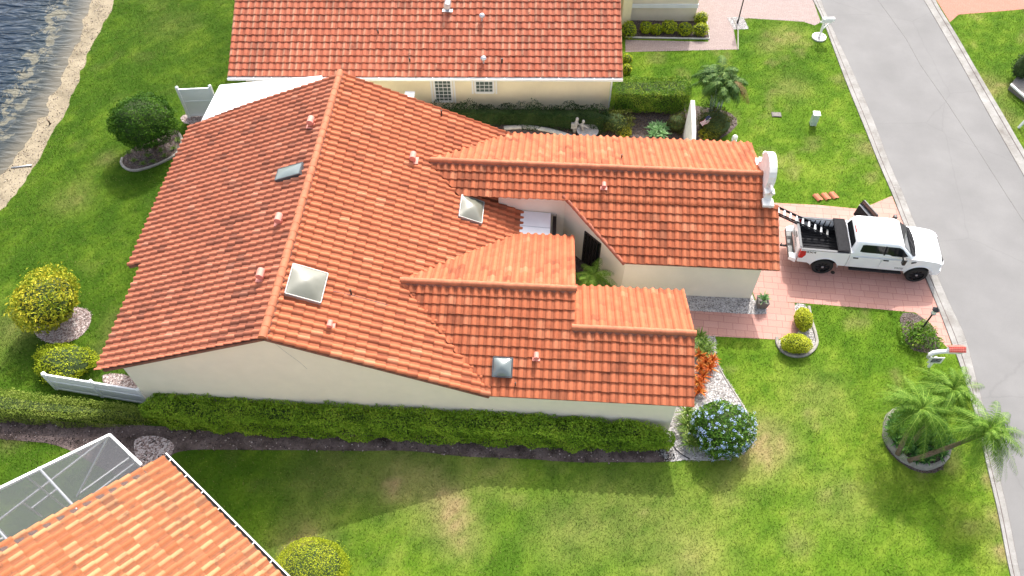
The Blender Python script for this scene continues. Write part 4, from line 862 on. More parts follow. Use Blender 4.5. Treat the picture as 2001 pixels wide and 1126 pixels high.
# local frame: rear axle x=-1.86, near side y=-1.01 (x forward)
td = np.array([math.cos(tdir), math.sin(tdir)]); tn = np.array([-td[1], td[0]]); torg = tp0[:2]+td*1.86+tn*1.0
truck = empty('pickup_truck', (*torg, .008), 'white crew cab pickup truck parked on the pink driveway with a ladder in its bed', 'truck', None, tdir)
def part(mb, name, mat, parent=truck, smooth=None, bevel=0):
    o = mb.build(name, mat, None, smooth, bevel); o.parent = parent; return o
def xzloft(outline, ys, fn):
    """outline of (x,z); ys stations; fn(x,z,y)->(x,y,z)"""
    rings = [[fn(x, z, y) for x, z in outline] for y in ys]; return rings
arc = lambda cx, cz, r, a0, a1, n: [(cx+r*math.cos(math.radians(a0+(a1-a0)*i/n)), cz+r*math.sin(math.radians(a0+(a1-a0)*i/n))) for i in range(n+1)]
front = [(-.95,.66),(-.95,1.10),(-.95,1.50),(-.95,1.55),(-.3,1.55),(.6,1.55),(1.45,1.55),(1.62,1.53),(1.85,1.52),(2.2,1.50),(2.55,1.47),(2.85,1.42),(3.0,1.35),(3.06,1.24),(3.10,1.0),(3.12,.86),(3.2,.84),(3.22,.70),(3.18,.56),(2.95,.52),(2.80,.58)]+arc(2.2,.47,.60,8,172,12)+[(1.58,.66),(.4,.66)]
def ffn(x, z, y):
    ay = abs(y)/1.01
    if x > 1.5: z2 = z-.05*max(0, ay-.55)*2.2*(1 if z > 1.3 else 0)+(.03*(1-(ay*1.25)**2) if z > 1.38 else 0); t = (x-1.5)/1.7; x2 = x-.30*t*max(0, ay-.35)**2; yy_ = y*(1-.055*t*t)
    else: z2, x2, yy_ = z, x, y
    if z > 1.35: yy_ *= 1-.06*(z-1.35)/.2*(1 if x < 1.5 else .6)
    if z < .8: yy_ *= .985
    return (x2, yy_, z2)
part(MB().loft(xzloft(front, [-1.0,-.985,-.9,-.75,-.45,0,.45,.75,.9,.985,1.0], ffn)), 'body', 'paint', truck, .75)
# cab top
def ring(z, x0, x1, w_, r=.18, n=5):
    P = []
    for cx, cy, a0 in ((x1-r, w_-r, 0),(x0+r, w_-r, 90),(x0+r, -w_+r, 180),(x1-r, -w_+r, 270)):
        for i in range(n+1): a = math.radians(a0+90*i/n); P.append((cx+r*math.cos(a), cy+r*math.sin(a), z))
    return P
cab = part(MB().loft([ring(1.50,-.95,1.72,.945,.16), ring(1.60,-.92,1.60,.93,.16), ring(2.02,-.82,1.12,.80,.16), ring(2.09,-.78,1.02,.765,.17), ring(2.125,-.68,.88,.68,.16), ring(2.145,-.50,.65,.50,.2)]), 'cab', 'paint', truck, .7)
def cabpt(x, s_, z, off=.004):   # point on the cab side
    t = (z-1.60)/.42; w_ = .93+(.80-.93)*t; return (x, s_*(w_+off), z)
for s_ in (-1,1):
    if s_ == 1: pl_ = [(-.02,1.62),(.95,1.60),(1.40,1.60),(1.10,1.90),(.93,1.975),(-.02,1.975)]
    else: pl_ = [(-.62,1.64),(-.5,1.615),(.62,1.60),(.78,1.545),(1.30,1.545),(1.42,1.60),(1.12,1.90),(.95,1.975),(-.45,1.985),(-.58,1.96)]
    V = [cabpt(x,s_,z) for x,z in pl_]; part(MB().prism(V, (0,-s_*.006,0)), 'side_window', 'glass', cab)
    if s_ == -1: part(MB().bar(cabpt(.42,s_,1.56,.006), cabpt(.42,s_,1.99,.006), .07,.012), 'pillar', 'blackplastic', cab)
wsx = lambda z: 1.60-(z-1.60)/.42*.48
V = [(wsx(1.57)+.012,-.86,1.57),(wsx(1.57)+.012,.86,1.57),(wsx(1.98)+.012,.71,1.98),(wsx(1.98)+.012,-.71,1.98)]
part(MB().prism(V, (-.004,0,-.004)), 'windshield', 'glass', cab)
part(MB().prism([(1.60,-.88,1.565),(1.78,-.80,1.54),(1.84,-.4,1.545),(1.86,0,1.55),(1.84,.4,1.545),(1.78,.80,1.54),(1.60,.88,1.565)], (0,0,-.01)), 'cowl', 'blackplastic')
for y0_, y1_ in ((-.62,.02),(-.02,.60)): part(MB().path([(1.79,y0_,1.57),(1.66,y1_,1.615)], .012, 5), 'wiper', 'black')
V = [(-.935,-.70,1.60),(-.935,.70,1.60),(-.862,.62,1.96),(-.862,-.62,1.96)]; part(MB().prism(V, (.006,0,0)), 'rear_window', 'glass', cab)
part(MB().box((-.80,0,2.075),(.03,.36,.05)), 'brake_light', 'red', cab)
for y_ in (-.45,.42): part(MB().box((-.52,y_,2.155),(.20,.035,.022)), 'roof_bracket', 'galv', cab, None, .006)
# doors on the near side, handles
for x0, x1 in ((-.86,.40),(.425,1.52)):
    d_ = part(MB().prism([(x0,-1.004,.76),(x1,-1.004,.76),(x1,-1.004,1.12),(x1,-1.0,1.36),(x0,-1.0,1.36),(x0,-1.004,1.12)], (0,.01,0)), 'door', 'paint', truck, None, .003)
    hx = x0+.14; part(MB().box((hx+.02,-1.018,1.30),(.22,.035,.055)), 'door_handle', 'black', d_, None, .01)
part(MB().prism([(1.66,-1.0,1.30),(1.86,-1.0,1.36),(1.84,-1.0,1.30),(1.68,-1.0,1.22)], (0,-.012,0)), 'fender_badge', 'black')
# far rear door, wide open
dm = Matrix.Translation((.42,.99,0)) @ Matrix.Rotation(math.radians(-62), 4, 'Z')
dp = lambda x, y, z: tuple(dm @ Vector((x-.42, y-.99, z)))
m = MB(); m.prism([dp(-.80,.99,.80),dp(.40,.99,.80),dp(.40,.99,1.54),(dp(-.75,.99,1.54))], tuple((dm.to_3x3() @ Vector((0,-.09,0))))); od = part(m, 'door', 'paint'); od['label'] = 'open far side rear door swung out from the cab'
m = MB(); m.prism([dp(-.78,.89,.86),dp(.36,.89,.86),dp(.36,.89,1.50),dp(-.72,.89,1.50)], tuple((dm.to_3x3() @ Vector((0,-.03,0))))); part(m, 'door_lining', 'blackplastic', od)
m = MB()
fr_ = [(-.75,1.54,.96),(-.56,2.02,.83),(.38,2.04,.83),(.40,1.54,.96)]
for a, b in zip(fr_, fr_[1:]): m.bar(dp(a[0],a[2],a[1]), dp(b[0],b[2],b[1]), .055, .05)
part(m, 'window_frame', 'black', od)
m = MB(); m.prism([dp(a[0],a[2],a[1]) for a in fr_], (0,0,.003)); part(m, 'window', 'glass', od)
part(MB().prism([(-.85,.985,.80),(.40,.985,.80),(.40,.97,1.52),(-.85,.97,1.52)], (0,.02,0)), 'opening_panel', 'blackplastic')  # dark panel painted as the shaded cab interior
# bed
rear = [(-3.06,.72),(-3.06,1.05),(-3.06,1.50),(-2.5,1.50),(-1.7,1.50),(-.98,1.50),(-.98,1.05),(-.98,.68),(-1.25,.68)]+arc(-1.86,.47,.60,20,168,12)+[(-2.62,.70)]
for s_ in (-1,1):
    def bfn(x, z, y):
        return (x, s_*(y-.03*max(0,(z-1.2)/.3)), z)
    o = part(MB().loft(xzloft(rear, [.90,.985,1.0], bfn)), 'bed_side', 'paint', truck, .75)
    part(MB().box((-2.02,s_*.925,1.512),(2.08,.115,.03)), 'bed_rail', 'grey', o, None, .008)
    part(MB().box((-1.86,s_*.78,1.0),(1.0,.22,.20)), 'wheel_housing', 'blackplastic', o, None, .03)
    V = [(-3.075,s_*1.006,.98),(-2.90,s_*1.007,.98),(-2.80,s_*1.007,1.20),(-2.84,s_*1.0,1.44),(-3.075,s_*1.0,1.44)]
    part(MB().prism(V, (0,-s_*.14,0)), 'tail_light', 'red', o, None, .01)
m = MB(); m.box((-2.02,0,.88),(2.08,1.82,.05)); bedf = part(m, 'bed_floor', 'blackplastic'); m = MB()
for i in range(11): m.box((-2.02,-.80+.16*i,.918),(2.0,.07,.025))
part(m, 'floor_ribs', 'blackplastic', bedf)
m = MB(); m.box((-1.01,0,1.19),(.05,1.82,.60)); part(m, 'bed_front', 'blackplastic')
for s_ in (-1,1):
    m = MB()
    for i in range(9): m.box((-2.9+.22*i,s_*.888,1.2),(.05,.03,.5))
    part(m, 'bed_liner', 'blackplastic')
tg = part(MB().prism([(-3.05,-.86,.78),(-3.05,.86,.78),(-3.09,.86,1.2),(-3.05,.86,1.52),(-3.05,-.86,1.52),(-3.09,-.86,1.2)], (-.07,0,0)), 'tailgate', 'paint', truck, .6, .012)
part(MB().box((-3.075,0,1.535),(.10,1.68,.025)), 'tailgate_cap', 'grey', tg, None, .006)
part(MB().box((-2.99,0,1.20),(.03,1.66,.5)), 'tailgate_lining', 'grey', tg, None, .006)
part(MB().box((-3.145,0,1.40),(.03,.30,.09)), 'tailgate_handle', 'black', tg, None, .01)
# folded tonneau cover at the front of the bed
tc_ = part(MB().box((-1.27,0,1.575),(.50,1.90,.07)), 'bed_cover', 'blackplastic', truck, None, .012); part(MB().box((-1.27,0,1.617),(.44,1.80,.012)), 'cover_panel', 'blackplastic', tc_, None, .004)
# bumpers, grille, lamps
part(MB().prism([(-3.14,-.98,.66),(-3.14,.98,.66),(-3.42,.80,.66),(-3.42,-.80,.66)], (0,0,.18)), 'rear_bumper', 'black', truck, None, .02)
part(MB().box((-3.52,0,.56),(.28,.07,.07)).cyl((-3.62,0,.58),(-3.62,0,.68),.03), 'tow_hitch', 'black')
for s_ in (-1,1):
    part(MB().prism([(-3.12,s_*1.0,.64),(-3.40,s_*.86,.64),(-3.40,s_*.62,.64),(-3.12,s_*.62,.64)], (0,0,.22)), 'bumper_corner', 'paint', truck, None, .015)
part(MB().prism([(3.10,-.66,.86),(3.10,.66,.86),(3.06,.66,1.26),(3.06,-.66,1.26)], (.02,0,0)), 'grille', 'black', truck, None, .01)
for s_ in (-1,1):
    part(MB().prism([(3.09,s_*.68,1.24),(3.10,s_*.68,.98),(3.02,s_*.90,.98),(2.93,s_*.955,1.06),(2.90,s_*.955,1.28),(3.02,s_*.88,1.26)], (.012,s_*.012,0)), 'headlight', 'lens', truck, None, .004)
    b_ = part(MB().bar((1.22,s_*.95,1.56),(1.22,s_*1.16,1.55),.07,.06), 'mirror', 'black'); part(MB().box((1.20,s_*1.24,1.60),(.14,.20,.34)), 'mirror_housing', 'black', b_, None, .04)
    part(MB().bar((-.75,s_*.97,.52),(1.5,s_*.97,.52),.17,.05), 'running_board', 'black', truck, None, .01)
# hood creases
for s_ in (-1,1): part(MB().path([(1.95,s_*.55,1.535),(2.5,s_*.60,1.498),(2.9,s_*.56,1.43)], .012, 6), 'hood_crease', 'paint', truck, 4)
# chassis block hides daylight under the cab
part(MB().box((0,0,.62),(5.9,1.1,.16)), 'chassis', 'black')
for x_ in (-1.86, 2.2):
    part(MB().cyl((x_,-.8,.46),(x_,.8,.46),.07), 'axle', 'black')
    for s_ in (-1,1):
        prof = [(-.15,.30),(-.15,.43),(-.12,.455),(-.05,.465),(.05,.465),(.12,.455),(.15,.43),(.15,.30)]
        w_ = empty('wheel', (x_, s_*.86, .46), None, None); w_.parent = truck
        # wheel centre is an empty part; tyre and rim hang from it
        def revolve(prof, n=32): 
            return MB().loft([[(r_*math.cos(2*PI*i/n), y_, r_*math.sin(2*PI*i/n)) for i in range(n)] for y_, r_ in prof], False)
        part(revolve(prof), 'tyre', 'rubber', w_, .5)
        part(MB().add(*(lambda n: ([(0,s_*.09,0)]+[(.30*math.cos(2*PI*i/n), s_*.09, .30*math.sin(2*PI*i/n)) for i in range(n)], [(0,i+1,(i+1)%n+1) for i in range(n)]))(32)), 'rim', 'black', w_)
        m = MB()
        for i in range(8): a = 2*PI*i/8+.2; m.bar((.05*math.cos(a),s_*.11,.05*math.sin(a)), (.29*math.cos(a),s_*.10,.29*math.sin(a)), .05, .03, up=(0,1,0))
        part(m, 'spokes', 'blackplastic', w_); part(MB().cyl((0,s_*.08,0),(0,s_*.15,0),.065,.05,14), 'hub', 'galv', w_, .7)
    for s_ in (-1,1):
        m = MB(); m.loft([[(cx_, s_*yy_, cz_) for cx_, cz_ in arc(x_,.47,.59,4,176,14)+arc(x_,.47,.30,176,4,14)] for yy_ in (.72,.74)]); part(m, 'wheel_well', 'blackplastic')
        # lip over the arch
        a_ = arc(x_,.47,.605,8,172,14); m = MB(); m.path([(p[0], s_*1.005, p[1]) for p in a_], .018, 6); part(m, 'arch_lip', 'paint', truck, 4)
def text(s, size, loc, rot, mat, parent, name, ext=.003, world=False):
    cu_ = bpy.data.curves.new('txt', 'FONT'); cu_.body = s; cu_.size = size; cu_.extrude = ext; cu_.align_x = 'CENTER'; cu_.align_y = 'CENTER'
    t = bpy.data.objects.new('txt', cu_); C.objects.link(t); dg_ = bpy.context.evaluated_depsgraph_get(); me = bpy.data.meshes.new_from_object(t.evaluated_get(dg_)); C.objects.unlink(t); bpy.data.objects.remove(t)
    me.materials.clear(); o = link(name, me, mat); o.location = loc; o.rotation_euler = rot; o.parent = parent
    if world: o.matrix_parent_inverse = PINV(parent)
    return o
text('4X4', .17, (-2.62,-1.004,1.40), (PI/2,0,0), 'black', truck, 'lettering').scale = (1.5,1,1)
text('SUPER DUTY', .20, (-3.165,0,1.18), (PI/2,0,-PI/2), 'grey', tg, 'lettering')
text('POWER STROKE', .05, (1.28,-1.008,.88), (PI/2,0,0), 'grey', truck, 'lettering'); text('V8 TURBO DIESEL', .045, (1.28,-1.008,.82), (PI/2,0,0), 'grey', truck, 'lettering')
# ladder lying out over the tailgate
def ladder(A, B, label):
    e = empty('ladder', (A[0],A[1],0), label, 'ladder'); A, B = np.array(A), np.array(B); d = (B-A)/np.linalg.norm(B-A); L = np.linalg.norm(B-A); sd = np.cross(d, [0,0,1]); sd /= np.linalg.norm(sd); up = np.cross(sd, d)
    for s_ in (-1,1):
        for lay in (0,1): MB().bar(A+sd*s_*(.215-.03*lay)+up*.075*lay+d*.25*lay, B+sd*s_*(.215-.03*lay)+up*.075*lay, .028, .075, up=up).build('rail', 'blackplastic', e, None, .004)
    n = int(L/.305)
    for i in range(n):
        p = A+d*(.25+.305*i)
        for lay in (0,1): q = p+up*.08*lay+d*.07*lay; MB().bar(q-sd*.2, q+sd*.2, .075, .022, up=up).build('rung', 'alu', e)
    return e
lad = ladder(at(1627,462,1.02), at(1500,404,1.90), 'black fibreglass extension ladder with silver rungs sloping out of the truck bed')
# ---------------------------------------------------------------- clay tiles on the grass
for i, (px, py) in enumerate(((1598,386),(1614,384),(1629,382))):
    p = at(px, py, .03); m = MB(); rings = []
    a = math.radians(-62); d = np.array([math.cos(a), math.sin(a), 0]); sd = np.array([-d[1], d[0], 0])
    for s_ in (-.22,.22): rings.append([tuple(p+d*s_+sd*((t-.5)*.33)+np.array([0,0,.01+hh*.9])) for t, hh in TP]+[tuple(p+d*s_+sd*((t-.5)*.33)+np.array([0,0,hh*.9-.010])) for t, hh in reversed(TP)])
    tag(m.loft(rings).build('roof_tile', 'cap', None, .7), ['spare salmon roof tile lying on the grass, farthest from the truck', 'spare salmon roof tile lying on the grass between the two others', 'spare salmon roof tile lying on the grass, nearest to the open truck door'][i], 'roof tile', 'loose roof tiles on the lawn')
# utility cabinet and valve box, drain
p = at(1588,243,0); e = empty('utility_cabinet', (p[0],p[1],0), 'pale green utility pedestal standing on the lawn by the street', 'utility box')
MB().box((p[0],p[1],.35),(.32,.30,.70)).build('cabinet', 'boxgreen', e, None, .02); MB().box((p[0],p[1],.72),(.36,.34,.07)).build('lid', 'vinyl', e, None, .02)
p = at(1517,225,0); e = empty('valve_box', (p[0],p[1],0), 'dark rectangular valve box cover set in the lawn', 'valve box'); MB().box((p[0],p[1],.02),(.50,.36,.05)).build('frame', 'iron', e, None, .01); MB().box((p[0]+.02,p[1]-.02,.045),(.40,.27,.03)).build('lid', 'pot', e, None, .01)
p = at(1627,533,0); tag(MB().cyl((p[0],p[1],.01),(p[0],p[1],.03),.09,None,16).build('drain_cover', 'iron'), 'small round dark cleanout cover in the driveway beside the rear wheel', 'drain cover')
# ---------------------------------------------------------------- lamp posts
def lamppost(px, h, label, lean=(0,0)):
    p = at(*px, 0); e = empty('lamp_post', (p[0],p[1],0), label, 'lamp post'); q = p+np.array([lean[0],lean[1],h])
    MB().cyl(p, p+np.array([0,0,.25]), .06,.05,12).cyl(p, q, .042,.034,12).build('post', 'black', e, .8)
    m = MB(); 
    for i in range(5): z = .5+i*.3; m.cyl(p+(q-p)*z/h, p+(q-p)*(z+.03)/h, .05,.05,12)
    m.build('post_ring', 'black', e) if False else None
    MB().lathe(tuple(q), [(.05,0),(.09,.03),(.11,.06)], 12).build('base', 'black', e, .7)
    MB().lathe(tuple(q+np.array([0,0,.06])), [(.085,0),(.115,.24)], 6).build('glass', 'lens', e)
    MB().lathe(tuple(q+np.array([0,0,.30])), [(.15,0),(.155,.02),(.07,.11),(.02,.15),(.015,.2)], 6).build('cap', 'black', e)
lamppost((1795,651), 1.42, 'black lantern post rising out of the shrub bed at the driveway corner', (.0,-.0))
lamppost((1441,46), 1.75, 'black lantern post in a square of white gravel at the top of the photo')
# ---------------------------------------------------------------- mailboxes
def swan(p, az, s, label, tiled, sgn=True):
    e = empty('mailbox', (p[0],p[1],0), label, 'mailbox'); d = np.array([math.cos(az), math.sin(az), 0]); sd = np.array([-d[1], d[0], 0]); Z = np.array([0,0,1.])
    P = lambda a, z, b=0.: p*[1,1,0]+d*a+Z*z+sd*b
    return e, P, d, sd, Z
p = at(1812,717,0); e, P, d, sd, Z = swan(p, math.radians(2), 1, 'white curved mailbox post with red tiled roof box and a number plaque', True)
# post, curved arm and box: arm is a broad S-shaped board
def board(pts, wid, th, name, mat, parent, bev=.01):
    m = MB(); rings = []
    for (a, z), w_ in zip(pts, wid): rings.append([tuple(P(a, z-w_/2, -th/2)), tuple(P(a, z-w_/2, th/2)), tuple(P(a, z+w_/2, th/2)), tuple(P(a, z+w_/2, -th/2))])
    return m.loft(rings).build(name, mat, parent, None, bev)
MB().bar(P(.05,0), P(.05,.75), .10).build('post', 'white', e, None, .01)
arm = MB(); pts = [(.12,.55),(-.12,.62),(-.26,.78),(-.28,.95),(-.18,1.10),(.0,1.18),(.20,1.20),(.45,1.20)]
arm.path([tuple(P(a,z)) for a,z in pts], [.08,.09,.10,.10,.10,.095,.09,.08], 8); arm.build('arm', 'white', e, 4)
sg = MB(); sg.prism([P(-.26,.50,-.10),P(.30,.50,-.10),P(.30,.50,-.10)+Z*.42,P(-.26,.50,-.10)+Z*.42], tuple(-sd*.03+Z*0)); sgn_ = sg.build('sign_panel', 'white', e, None, .006)
pc_ = lambda a, z: P(a, z, -.135)
MB().prism([pc_(-.17,.58),pc_(.21,.58),pc_(.21,.84),pc_(-.17,.84)], tuple(-sd*.006)).build('plaque', 'grey', sgn_)
m = MB()
for i in range(15): a0 = -.15+random.random()*.28; z0_ = .60+random.random()*.19; m.path([tuple(pc_(a0,z0_)-sd*.008), tuple(pc_(a0+.04,z0_+.025)-sd*.008), tuple(pc_(a0+.07,z0_-.01)-sd*.008)], .006, 4)
m.build('raised_scrollwork', 'galv', sgn_)
bx = MB().bar(P(.28,1.30), P(.86,1.30), .22, .22).build('box', 'white', e, None, .02)
rf = MB(); rf.prism([P(.24,1.405,-.17),P(.90,1.405,-.17),P(.90,1.52,0),P(.24,1.52,0)], (0,0,.02)); rf.prism([P(.24,1.405,.17),P(.90,1.405,.17),P(.90,1.52,0),P(.24,1.52,0)], (0,0,.02)); M['redroof'] = plain('red_tin_roof', (.50,.06,.04), .6, 0, .12, 8); ro_ = rf.build('roof', 'redroof', bx)
m = MB()
for i in range(9): a = .27+i*.075; m.bar(P(a,1.43,-.165), P(a,1.545,0), .014,.014); m.bar(P(a,1.43,.165), P(a,1.545,0), .014,.014)
for t in (.33,.66): m.bar(P(.24,1.43+.115*t,-.165*(1-t)), P(.90,1.43+.115*t,-.165*(1-t)), .012,.014); m.bar(P(.24,1.43+.115*t,.165*(1-t)), P(.90,1.43+.115*t,.165*(1-t)), .012,.014)
M['rednib'] = plain('pale_red_ribs', (.66,.20,.16), .6); m.build('ribs', 'rednib', ro_)
# neighbour mailbox with a ring base
p = at(1600,74,0); e, P, d, sd, Z = swan(p, math.radians(5), 1, 'plain white mailbox on a white post in a round white gravel ring', False)
m = MB(); pr = [(.40,0),(.40,.09),(.33,.09),(.33,0)]
m.loft([[(p[0]+r_*math.cos(2*PI*i/28), p[1]+r_*math.sin(2*PI*i/28), z) for i in range(28)] for r_, z in pr], False); m.build('ring_kerb', 'whitemasonry', e, .6); MB().cyl((p[0],p[1],.0),(p[0],p[1],.05),.33,None,28).build('gravel_fill', 'gravel', e)
MB().bar(P(0,0), P(0,1.25), .11).build('post', 'white', e, None, .012); MB().bar(P(-.22,1.05), P(.45,1.05), .09).build('arm', 'white', e, None, .01); MB().bar(P(-.18,1.22), P(.52,1.22), .19,.20).build('box', 'white', e, None, .04)
m = MB(); m.bar(P(0,.55), P(.35,1.0), .06); m.build('brace', 'white', e, None, .006)
# ---------------------------------------------------------------- fences
def fence(pa, pb, h, n, label, name='vinyl_fence', z=0):
    a, b = np.array(pa)*[1,1,0], np.array(pb)*[1,1,0]; e = empty(name, tuple(a), label, 'fence'); Z = np.array([0,0,1.])
    for i in range(n+1): q = a+(b-a)*i/n; MB().box(tuple(q+Z*h*.53),(.13,.13,h*1.06)).lathe(tuple(q+Z*h*1.06), [(.095,0),(.095,.03),(.02,.08)], 4).build('post', 'vinyl', e)
    for i in range(n):
        q0_ = a+(b-a)*i/n; q1_ = a+(b-a)*(i+1)/n; MB().bar(q0_+Z*(h*.5), q1_+Z*(h*.5), .035, h*.9).build('panel', 'vinyl', e)
        for zz in (.06,.55,.97): MB().bar(q0_+Z*h*zz, q1_+Z*h*zz, .07, .12).build('rail', 'vinyl', e, None, .008)
fence(at(370,229,0), at(432,226,0), 1.85, 1, 'tall white vinyl fence panel beside the round dark tree')
fence(at(112,760,0), at(292,790,0), 1.15, 2, 'low white vinyl fence between the hedge and the house corner')
# garden wall with ball finials, flag
a = at(1360,300,0); b = at(1343,238,0); ww = empty('garden_wall', (a[0],a[1],0), 'white masonry garden wall sweeping down beside the palm', 'wall')
xw = 6.85; ya, yb = 27.9, 31.3
prof = [(ya-1.0,0),(ya-1.0,1.15),(ya,1.2),(ya+.3,1.25),(ya+1.0,1.5),(ya+1.5,1.85),(ya+2.4,2.1),(yb,2.25),(yb,0)]
V = [(x,y,z) for x in (xw,xw+.20) for y,z in prof]; n = len(prof)
o = MB().add(V, [tuple(range(n)), tuple(range(2*n-1,n-1,-1))]+[(i,n+i,n+(i+1)%n,(i+1)%n) for i in range(n)]).build('wall_panel', 'whitemasonry', ww, None, .015)
MB().box((xw+.1,ya+.05,.70),(.34,.34,1.4)).build('pier', 'whitemasonry', ww, None, .015)
p = at(1435,273,.5); e = empty('ball_finial', (p[0],p[1],0), 'white ball topped pillar just beyond the ridge of the street wing', 'pillar'); MB().box((p[0],p[1],.25),(.24,.24,.5)).build('pillar_base', 'whitemasonry', e); MB().lathe((p[0],p[1],.5), [(.03,0),(.10,.03),(.14,.11),(.14,.17),(.10,.25),(.02,.29)], 14).build('ball', 'whitemasonry', e, 4)
p = at(1372,250,.3); fl = empty('flag', (p[0],p[1],0), 'small striped flag with stars leaning over the shrub by the white wall', 'flag')
q0 = p*[1,1,0]; q1 = at(1386,224,1.15); MB().cyl(q0, q1, .012,.010,6).build('pole', 'galv', fl)
def flagm():
    cols = {}; Z = np.array([0,0,1.]); a_ = at(1386,226,1.12); b_ = at(1367,240,1.02); dn = at(1372,246,.75)-at(1366,238,.98); ac = (b_-a_)
    red, wh, bl = MB(), MB(), MB(); nr = 9; nc = 12
    def pt(u, v): return tuple(a_+ac*u+dn*v+np.array([0,.03*math.sin(u*7+v*2),.02*math.sin(u*9)]))
    for r_ in range(nr):
        for c_2 in range(nc):
            q = [pt(c_2/nc,r_/nr), pt((c_2+1)/nc,r_/nr), pt((c_2+1)/nc,(r_+1)/nr), pt(c_2/nc,(r_+1)/nr)]
            (bl if (c_2 < 5 and r_ < 5) else (red if r_%2 == 0 else wh)).add(q, [(0,1,2,3)])
    M['fblue'] = plain('flag_blue', (.03,.04,.13), .8); M['fred'] = plain('flag_red', (.42,.03,.05), .8)
    c1 = wh.build('cloth', 'white', fl); red.build('stripes', 'fred', c1); bl.build('canton', 'fblue', c1)
flagm()
# ---------------------------------------------------------------- statue in the side garden
p = at(1136,262,0); e = empty('garden_statue', (p[0],p[1],0), 'weathered grey stone fountain statue of clustered figures by the dark hedge', 'statue')
MB().lathe((p[0]+.30,p[1]-.10,0), [(.30,0),(.38,.10),(.52,.30),(.56,.36),(.50,.36),(.30,.28)], 20).build('basin', 'stone', e, .7)
m = MB(); m.path([(p[0]-.35,p[1]+.1,.0),(p[0]-.34,p[1]+.1,.35),(p[0]-.30,p[1]+.1,.62),(p[0]-.28,p[1]+.1,.80)], [.10,.08,.12,.07], 8); m.lathe((p[0]-.27,p[1]+.1,.80), [(.02,0),(.07,.04),(.085,.11),(.06,.18),(.01,.21)], 10); m.path([(p[0]-.30,p[1]+.1,.66),(p[0]-.12,p[1]+.02,.60),(p[0]+.02,p[1],.72)], [.045,.04,.03], 6); m.path([(p[0]-.32,p[1]+.1,.30),(p[0]-.14,p[1]+.04,.34),(p[0]-.10,p[1],.05)], [.07,.06,.045], 6); m.build('seated_figure', 'stone', e, 4)
m = MB(); m.path([(p[0]+.05,p[1],.0),(p[0]+.05,p[1],.3),(p[0]+.04,p[1],.58),(p[0]+.05,p[1],.74)], [.13,.10,.12,.06], 8); m.lathe((p[0]+.05,p[1],.74), [(.02,0),(.07,.04),(.08,.10),(.06,.17),(.01,.20)], 10); m.path([(p[0]+.06,p[1],.62),(p[0]+.22,p[1]-.08,.56),(p[0]+.32,p[1]-.1,.46)], [.045,.04,.03], 6); m.build('standing_figure', 'stone', e, 4)
m = MB(); m.prism([(p[0]-.55,p[1]+.05,.25),(p[0]-.38,p[1]+.05,.25),(p[0]-.38,p[1]+.2,.25),(p[0]-.55,p[1]+.2,.25)], (0,0,.35)); m.build('block', 'stone', e, None, .02)
# ---------------------------------------------------------------- shrubs and trees
bush('clipped_tree', (279,236), (1.62,1.55,1.15), 'large round clipped tree with dark green leaves near the lake lawn', 'tree', 'ficus', 15000, .09, None, 0, .10, .75, asp=.45, seed=1, depth=.16, spread=.7, freq=4)
bush('yellow_bush', (92,588), (1.32,1.35,.98), 'tall rounded bush with bright yellow and green leaves in pink gravel', 'bush', 'croton', 5600, .15, None, 0, .13, .45, asp=.34, seed=2, depth=.3)
bush('golden_bush', (128,706), (1.32,.85,.50), 'low wide yellow green bush next to the low white fence', 'bush', 'golden', 5200, .09, None, 0, .18, None, asp=.4, seed=3, depth=.35, tint=.12)
bush('round_bush', (610,1112), (1.25,1.1,.62), 'clipped yellow green dome bush at the bottom edge of the photo', 'bush', 'golden', 14000, .05, None, 0, .04, None, asp=.5, seed=4, depth=.1, tint=.25)
# dark plants under the clipped tree
rosettes_pts = [tuple(at(x,y,0)[:2]) for x,y in ((252,300),(262,316),(280,322),(300,318),(322,306),(340,292),(348,275),(290,306),(315,296))]
e = empty('border_plants', (*rosettes_pts[0],0), 'low spiky plants edging the bed under the clipped tree', 'plants'); rosettes('foliage', rosettes_pts, 40, .30, .022, 'strap', e, tint=.35)
# long hedge beside the house
hz = 1.15
H1 = [at(272,790,hz)[:2], at(300,765,hz)[:2], at(560,783,hz)[:2], at(800,796,hz)[:2], at(1040,808,hz)[:2], at(1220,820,hz)[:2], at(1290,828,hz)[:2], at(1312,848,.9)[:2], at(1312,880,.1)[:2], at(1180,884,.1)[:2], at(1100,878,.1)[:2], at(900,868,.1)[:2], at(800,862,.1)[:2], at(640,856,.1)[:2], at(480,848,.1)[:2], at(380,845,.1)[:2], at(290,826,.2)[:2]]
boxhedge('long_hedge', H1, hz, 'long dark green clipped hedge running along the near wall of the house', 'hedge', 85000, .07, lump=.17, tint=.45)
hz = .95
H2 = [at(-60,752,hz)[:2], at(0,756,hz)[:2], at(80,768,hz)[:2], at(160,776,hz)[:2], at(262,790,hz)[:2], at(290,815,.5)[:2], at(250,832,.1)[:2], at(150,835,.1)[:2], at(60,828,.1)[:2], at(-60,822,.1)[:2]]
boxhedge('pale_hedge', H2, hz, 'paler yellow green clipped hedge in front of the low white fence', 'hedge2', 22000, .05, lump=.1, tint=.5)
